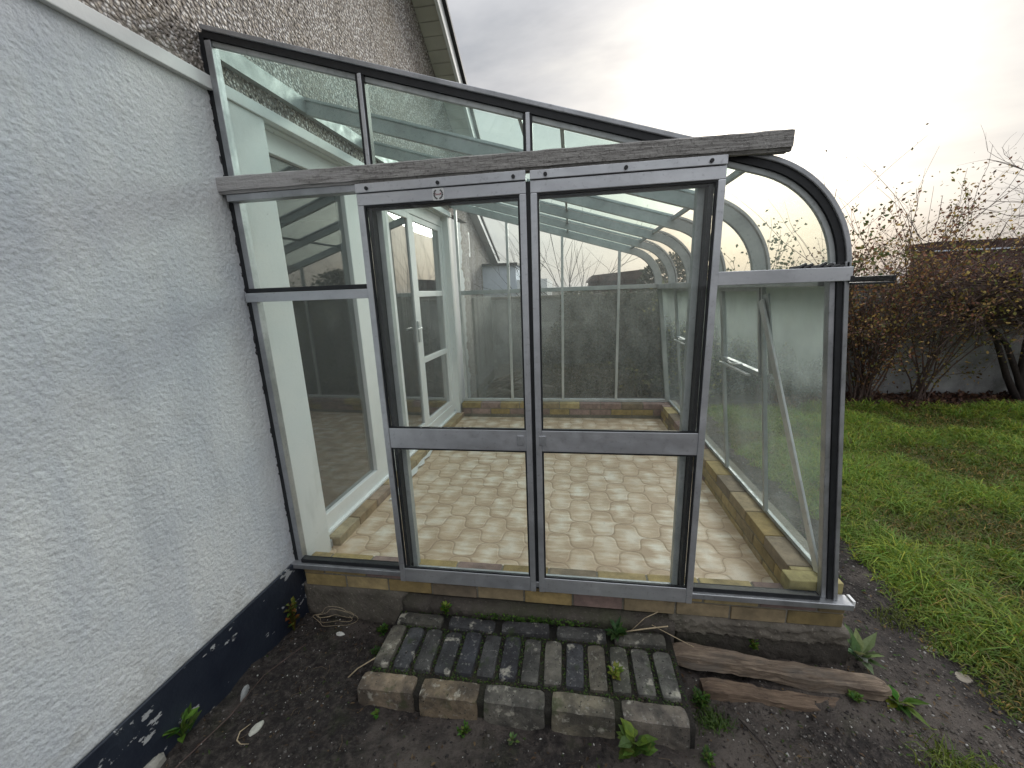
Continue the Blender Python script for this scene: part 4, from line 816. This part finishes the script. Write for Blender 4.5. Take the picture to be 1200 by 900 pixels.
# ------------------------------------------------------------------ garden behind
gwl = thing('garden_wall', 'grey rendered boundary wall across the back of the garden', 'wall', (0, 4.9, 0))
pbuild(MB().box(-.4, 15, 4.9, 5.08, -.6, 1.24), 'wall_face', 'gardenwall', gwl); pbuild(MB().box(-.4, 15, 4.87, 5.1, 1.242, 1.285), 'coping', 'conc', gwl, bevel=.008)
tag(MB().box(.02, .16, 3.66, 4.86, -.6, 1.30).build('return_wall', 'shadewall', bevel=.01), 'stained wall coloured dark for shade, running back from the house corner, behind the far glass', 'wall')
rb = MB()
for i in range(26): x = .45 + random.uniform(-.3, .5); y = 4.3 + random.uniform(-.35, .4); rb.bar((x - .35, y, -.34 + random.uniform(0, .3)), (x + .3, y + random.uniform(-.25, .25), -.33 + random.uniform(0, .45)), random.uniform(.03, .1), random.uniform(.02, .05), col=random.choice([(.16, .14, .12), (.09, .08, .07), (.22, .2, .17)]))
tag(rb.build('rubble_pile', 'stone'), 'pile of old boards and rubble at the foot of the back wall', 'rubble', kind='stuff')

def leaf_cloud(name, P, size, cols, parent=None, up=.6, mat='leaf'):
    n = len(P); P = np.asarray(P); d = rng.normal(0, 1, (n, 3)); d[:, 2] -= .3; d /= np.linalg.norm(d, axis=1)[:, None]; q = rng.normal(0, 1, (n, 3)); s = np.cross(d, q); s /= np.linalg.norm(s, axis=1)[:, None]; nn = np.cross(s, d)
    sz = (size * rng.uniform(.55, 1.25, n))[:, None]; V = np.zeros((n, 4, 3)); V[:, 0] = P; V[:, 1] = P + d * sz * .5 + s * sz * .3 + nn * sz * .12; V[:, 2] = P + d * sz; V[:, 3] = P + d * sz * .5 - s * sz * .3 + nn * sz * .12
    b = (np.arange(n) * 4)[:, None]; F = np.concatenate([b + [0, 1, 2], b + [0, 2, 3]], 0); C = np.array(cols)[rng.integers(0, len(cols), n)] * rng.uniform(.6, 1.3, (n, 1)); return from_arrays(name, V.reshape(-1, 3), F, np.concatenate([C, C], 0), mat, parent)
def branchy(mb, p, d, L_, rad, depth, tips, spread=.6, kids=(2, 4), grav=0., seg=4):
    pts_ = [Vector(p)]; d = Vector(d).normalized()
    for i in range(seg):
        d = (d + Vector((random.gauss(0, .13), random.gauss(0, .13), random.gauss(0, .10) - grav))).normalized(); pts_.append(pts_[-1] + d * L_ / seg)
    mb.tube(pts_, [rad * (1 - .5 * i / seg) for i in range(seg + 1)], 4 if depth < 2 else 6, cap=False)
    tips += pts_[1:]
    if depth > 0:
        for k in range(random.randint(*kids)):
            q = pts_[random.randint(1, seg)]; nd = (d + Vector((random.gauss(0, spread), random.gauss(0, spread), random.gauss(.1, spread)))).normalized(); branchy(mb, q, nd, L_ * random.uniform(.5, .8), rad * .5, depth - 1, tips, spread, kids, grav, seg)
def shrub(name, label, x, y, h, wd, n, stems, cols, size, cat='shrub', group=None, loose=False, bark='twig', lo=.1):
    root = thing(name, label, cat, (x, y, -.35), group); mb = MB(); tips = []
    for i in range(stems):
        a = random.uniform(0, 6.28); sp = random.uniform(.05, .5) * wd / h; branchy(mb, (x + random.uniform(-.12, .12) * wd, y + random.uniform(-.1, .1), -.36), (math.cos(a) * sp, math.sin(a) * sp * .7, 1), h * random.uniform(.55, 1.0), .011, 2, tips, .38, (2, 3))
    pbuild(mb, 'stems', bark, root); T = np.array([tuple(t_) for t_ in tips]); T = T[(T[:, 2] > -.35 + h * lo) & (T[:, 1] < 4.86)]
    P = T[rng.integers(0, len(T), n)] + rng.normal(0, .05 if loose else .07, (n, 3)); P[:, 1] = np.minimum(P[:, 1], 4.85)
    o = leaf_cloud('leaves', P, size, cols, root); o.location = -Vector(root.location); return root
BR = [(.26, .12, .075), (.20, .09, .06), (.30, .16, .07), (.42, .28, .09), (.11, .07, .05), (.15, .15, .05)]
YG = [(.26, .24, .06), (.40, .31, .09), (.15, .18, .05), (.48, .33, .11), (.20, .12, .06)]
shrub('autumn_shrub', 'tall brown leaved shrub just right of the curved corner of the conservatory', 5.55, 4.45, 1.75, .9, 6500, 24, BR, .042, group='shrubs along the back wall')
shrub('autumn_shrub', 'yellow and green leaved shrub between the brown shrub and the pruned tree', 6.35, 4.55, 1.75, .8, 3400, 16, YG, .045, group='shrubs along the back wall')
shrub('autumn_shrub', 'wispy shrub with long bare shoots above the wall top', 5.75, 4.7, 2.1, .7, 260, 9, [(.10, .09, .03), (.06, .06, .03), (.16, .10, .04)], .032, group='shrubs along the back wall', loose=True, lo=.5)
shrub('evergreen_shrub', 'dark green shrub seen through the misted side panes', 4.3, 4.5, 1.5, 1.0, 4200, 16, [(.07, .11, .035), (.10, .14, .05), (.17, .16, .05)], .06, group='shrubs along the back wall')
shrub('evergreen_shrub', 'mixed yellow green shrub behind the opening side vent', 3.4, 4.45, 1.35, .9, 3000, 14, [(.15, .18, .05), (.30, .26, .07), (.09, .12, .035)], .06, group='shrubs along the back wall')
# pruned tree: leaning trunks, flat tangle of twigs
tree = thing('pruned_tree', 'pruned bare tree with flat tangled crown in front of the back wall', 'tree', (7.6, 4.55, -.36)); mb = MB(); tips = []
heads = []
for a, b in (((7.62, 4.5), (6.9, 4.45, .75)), ((7.6, 4.5), (7.35, 4.5, .9)), ((7.68, 4.55), (8.0, 4.4, .85)), ((7.7, 4.5), (8.7, 4.5, .95)), ((7.62, 4.6), (7.7, 4.6, 1.1)), ((7.55, 4.5), (6.6, 4.4, 1.0)), ((7.58, 4.5), (7.1, 4.35, 1.2)), ((7.66, 4.5), (7.9, 4.35, 1.25))):
    pts_ = [Vector((a[0], a[1], -.38)), Vector((a[0] * .75 + b[0] * .25 + .02, a[1], .0)), Vector((a[0] * .4 + b[0] * .6, b[1], b[2] * .6)), Vector(b)]; mb.tube(pts_, [.045, .036, .028, .022], 8); heads.append(Vector(b))
pbuild(mb, 'trunk', 'twig_dark', tree, smooth=True); mb = MB()
for h_ in heads:
    for i in range(30):
        a = random.uniform(0, 6.28); branchy(mb, h_, (math.cos(a), math.sin(a) * .6 - .05, random.uniform(-.1, .75)), random.uniform(.45, .85), .013, 3, tips, .6, (2, 3), .02)
pbuild(mb, 'crown', 'twig', tree); P = np.array([tuple(t_) for t_ in tips]); P = P[rng.integers(0, len(P), 1400)] + rng.normal(0, .05, (1400, 3)); o = leaf_cloud('dead_leaves', P, .045, [(.16, .095, .075), (.20, .12, .08), (.10, .07, .06)], tree); o.location = -Vector(tree.location)
# bare tree beyond
tr2 = thing('bare_tree', 'tall bare tree with fine twigs beyond the brick building at right', 'tree', (19, 13.5, -.36)); mb = MB(); tips = []
mb2 = MB(); mb2.tube([(19, 13.5, -.4), (18.9, 13.5, 1.2), (19.0, 13.6, 2.4)], [.2, .16, .12], 8); pbuild(mb2, 'trunk', 'twig_dark', tr2)
for i in range(20): a = random.uniform(0, 6.28); branchy(mb, (19, 13.6, random.uniform(1.4, 2.4)), (math.cos(a) * .9, math.sin(a) * .9, random.uniform(.25, 1.1)), random.uniform(1.6, 3.2), .035, 3, tips, .5, (3, 4), -.03)
pbuild(mb, 'crown', 'twig', tr2)
# ivy over the back wall behind the far glass
n = 26000; P = np.stack([rng.uniform(.78, 5.2, n), 4.86 - .22 * rng.random(n) ** 1.5, -.36 + 1.68 * rng.random(n)], 1); P[:, 2] += .05 * np.sin(P[:, 0] * 9) + .04 * np.sin(P[:, 0] * 23)
P = P[~((P[:, 0] < 1.3) & (P[:, 2] > .0 + 1.6 * (P[:, 0] - .7)))]
iv = leaf_cloud('ivy_hedge', P, .062, [(.045, .062, .028), (.07, .085, .04), (.09, .09, .05), (.03, .042, .02), (.12, .10, .06), (.16, .14, .09)]); tag(iv, 'dark ivy covering the back wall behind the conservatory', 'ivy', kind='stuff')
n = 2600; a = rng.uniform(0, np.pi, n); rr_ = rng.random(n) ** .4; P = np.stack([3.15 + .62 * rr_ * np.cos(a), 5.35 + rng.uniform(-.2, .25, n), 1.2 + .68 * rr_ * np.sin(a)], 1)
mo_ = thing('rounded_shrub', 'rounded dark shrub rising above the back wall at right of the far glass', 'shrub', (3.15, 5.35, -.36)); o = leaf_cloud('leaves', P, .07, [(.06, .07, .04), (.09, .09, .05), (.04, .05, .03)], mo_); o.location = -Vector(mo_.location)
pbuild(MB().tube([(3.15, 5.35, -.4), (3.1, 5.35, .6), (3.15, 5.35, 1.3)], [.05, .04, .02], 8), 'stem', 'twig', mo_)
tsm = thing('twiggy_bush', 'small bare bush standing above the back wall beside the shed', 'shrub', (1.55, 5.6, -.36)); mb = MB(); tips = []
for i in range(16): a = random.uniform(0, 6.28); branchy(mb, (1.55 + random.uniform(-.3, .3), 5.6, -.36), (math.cos(a) * .12, math.sin(a) * .12, 1), random.uniform(1.5, 1.85), .012, 2, tips, .3, (2, 3))
pbuild(mb, 'stems', 'twig_dark', tsm)
# leaf litter below shrubs
n = 5200; P = np.stack([rng.uniform(4.4, 9.5, n), 4.82 - .75 * rng.random(n) ** 1.3, np.full(n, -.345) + rng.uniform(0, .03, n)], 1)
tag(leaf_cloud('leaf_litter', P, .06, [(.17, .09, .06), (.12, .06, .045), (.22, .13, .08), (.08, .05, .04)]), 'brown fallen leaves along the foot of the back wall', 'leaves', kind='stuff')
n = 260; P = np.stack([rng.uniform(3.4, 9, n), rng.uniform(.5, 4.2, n), np.full(n, -.30)], 1); tag(leaf_cloud('fallen_leaves', P, .04, [(.3, .18, .07), (.35, .3, .15)]), 'odd yellow leaves fallen on the lawn', 'leaves', kind='stuff')
# buildings
bo = thing('brick_outbuilding', 'flat roofed dark red brick outbuilding beyond the wall at right', 'building', (12.5, 10, -.36))
pbuild(MB().box(9.60, 17, 9.0, 9.6, -.4, 1.93), 'walls', 'brickred', bo); pbuild(MB().box(9.5, 17.2, 8.85, 9.7, 1.932, 2.12), 'roof_fascia', MT['rust'], bo, bevel=.01)
pbuild(MB().box(9.5, 17.2, 8.83, 8.848, 1.90, 1.93), 'gutter', 'farwhite', bo)
tag(MB().box(11.6, 13.2, 8.3, 8.36, 1.20, 1.42).build('polythene_sheet', 'bluesheet'), 'pale blue sheeting beside the brick outbuilding', 'sheet')
nb = thing('neighbour_house', 'pebble dashed gable of the next house seen through the far panes', 'house', (-2, 6.5, -.36))
NW = lambda a, b, c: (c + K * a, a, b)
pbuild(MB().prism([(5.0, -.4), (7.2, -.4), (7.2, 2.05), (5.0, 3.11)], -4, -.55, NW), 'wall', 'dash', nb)
pbuild(MB().prism([(4.9, 3.16), (7.5, 1.95), (7.5, 2.07), (4.9, 3.28)], -.62, -.42, NW), 'barge_board', 'upvc', nb, bevel=.004)
pbuild(MB().prism([(4.9, 3.285), (7.55, 2.05), (7.55, 2.10), (4.9, 3.335)], -4, -.40, NW), 'roof', 'tile', nb)
wn_ = pbuild(MB().prism([(5.05, 2.0), (5.62, 2.0), (5.62, 2.42), (5.05, 2.42)], -.56, -.535, NW), 'window', 'upvc', nb)
q = MB().prism([(5.11, 2.06), (5.56, 2.06), (5.56, 2.37), (5.11, 2.37)], -.54, -.53, NW).build('pane', 'gasket', wn_)
ex = thing('white_extension', 'white flat roofed extension, tinted blue for shade, behind the back wall at left', 'building', (0, 8, -.36))
pbuild(MB().box(-.9, .36, 6.5, 9, -.4, 1.88), 'walls', 'farwhite', ex); pbuild(MB().box(-.95, .40, 6.45, 9, 1.882, 1.93), 'coping', 'black', ex)
pbuild(MB().box(.36, .98, 6.6, 9, -.4, 1.60), 'lower_wing', 'upvc', ex)
sh = thing('garden_shed', 'dark shed roof showing above the back wall', 'shed', (2.3, 9.5, -.36))
pbuild(MB().box(1.98, 3.3, 9, 11, -.4, 1.55), 'walls', 'rust', sh); pbuild(MB().prism([(1.9, 1.552), (3.4, 1.552), (3.3, 1.80), (2.0, 1.70)], 8.9, 11.1, lambda a, b, c: (a, c, b)), 'roof', 'rust', sh)
# side boundary with hedge further right, seen in the reflections
sw = tag(MB().box(15, 15.2, -12, 5, -.6, 1.3).build('side_garden_wall', 'gardenwall'), 'grey wall closing the garden on the right side', 'wall')

# ------------------------------------------------------------------ world and sun
SUN = Vector((0.3327, 0.8892, 0.3140)).normalized(); elev = math.asin(SUN.z); az = math.atan2(SUN.x, SUN.y)
w = bpy.data.worlds.new('World'); S.world = w; w.use_nodes = True; T = w.node_tree; T.nodes.clear()
class WT(NT):
    def __init__(s): s.t = T; s.n = T.nodes; s.tc = s.n.new('ShaderNodeTexCoord').outputs['Generated']
t = WT()
sky = T.nodes.new('ShaderNodeTexSky'); sky.sky_type = 'NISHITA'; sky.sun_disc = False; sky.sun_elevation = elev; sky.sun_rotation = az; sky.dust_density = 3.; sky.air_density = 1.2
dp = T.nodes.new('ShaderNodeVectorMath'); dp.operation = 'DOT_PRODUCT'; nv = T.nodes.new('ShaderNodeVectorMath'); nv.operation = 'NORMALIZE'
t.put(nv.inputs[0], t.tc); t.put(dp.inputs[0], nv.outputs[0]); dp.inputs[1].default_value = SUN; c_ = t.math('MAXIMUM', dp.outputs['Value'], 0.)
glow = t.math('ADD', t.math('MULTIPLY', t.math('POWER', c_, 12.), .9), t.math('MULTIPLY', t.math('POWER', c_, 60.), 6.))
v = t.scale(nv.outputs[0], (1, 1, 2.6)); cl = t.noise(1.7, 6, .55, vec=v, dist=.4); cl2 = t.noise(5, 5, .6, vec=v)
base = t.ramp(cl, [(.36, (2.3, 2.4, 2.6)), (.5, (3.2, 3.23, 3.36)), (.62, (4.2, 4.15, 4.05))])
base = t.mix(t.ramp(cl2, [(.45, 0), (.7, .25)]), base, (3.7, 3.8, 4.0))
br = t.math('ADD', 1., t.math('MULTIPLY', t.math('SUBTRACT', cl, .5), 2.2)); gl2 = t.math('MULTIPLY', glow, br)
tot = t.mix(1., base, t.mix(1., t.comb(gl2, gl2, gl2), (1., .97, .88), 'MULTIPLY'), 'ADD')
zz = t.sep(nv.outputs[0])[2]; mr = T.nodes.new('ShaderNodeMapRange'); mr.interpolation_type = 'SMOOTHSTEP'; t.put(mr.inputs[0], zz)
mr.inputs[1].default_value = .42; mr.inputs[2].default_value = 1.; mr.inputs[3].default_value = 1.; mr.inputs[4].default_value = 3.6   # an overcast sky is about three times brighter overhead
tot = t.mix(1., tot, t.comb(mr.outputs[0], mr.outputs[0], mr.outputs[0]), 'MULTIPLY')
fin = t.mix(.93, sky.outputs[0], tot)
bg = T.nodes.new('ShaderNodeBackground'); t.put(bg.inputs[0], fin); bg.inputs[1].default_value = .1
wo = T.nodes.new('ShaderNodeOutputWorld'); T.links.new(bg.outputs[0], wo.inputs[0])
sl_ = bpy.data.lights.new('sun', 'SUN'); so = bpy.data.objects.new('sun', sl_); COL.objects.link(so); sl_.energy = 1.3; sl_.angle = math.radians(22); sl_.color = (1, .96, .88)
so.rotation_euler = SUN.to_track_quat('Z', 'Y').to_euler(); so.location = (6, 10, 9)

S.view_settings.view_transform = 'Standard'; S.view_settings.look = 'None'; S.view_settings.exposure = .82; S.view_settings.gamma = 1
S.render.engine = 'CYCLES'; S.cycles.transparent_max_bounces = 40; S.cycles.max_bounces = 10; S.cycles.glossy_bounces = 4; S.cycles.diffuse_bounces = 4
S.cycles.use_denoising = True; S.cycles.sample_clamp_indirect = 6; S.cycles.caustics_reflective = False; S.cycles.caustics_refractive = False
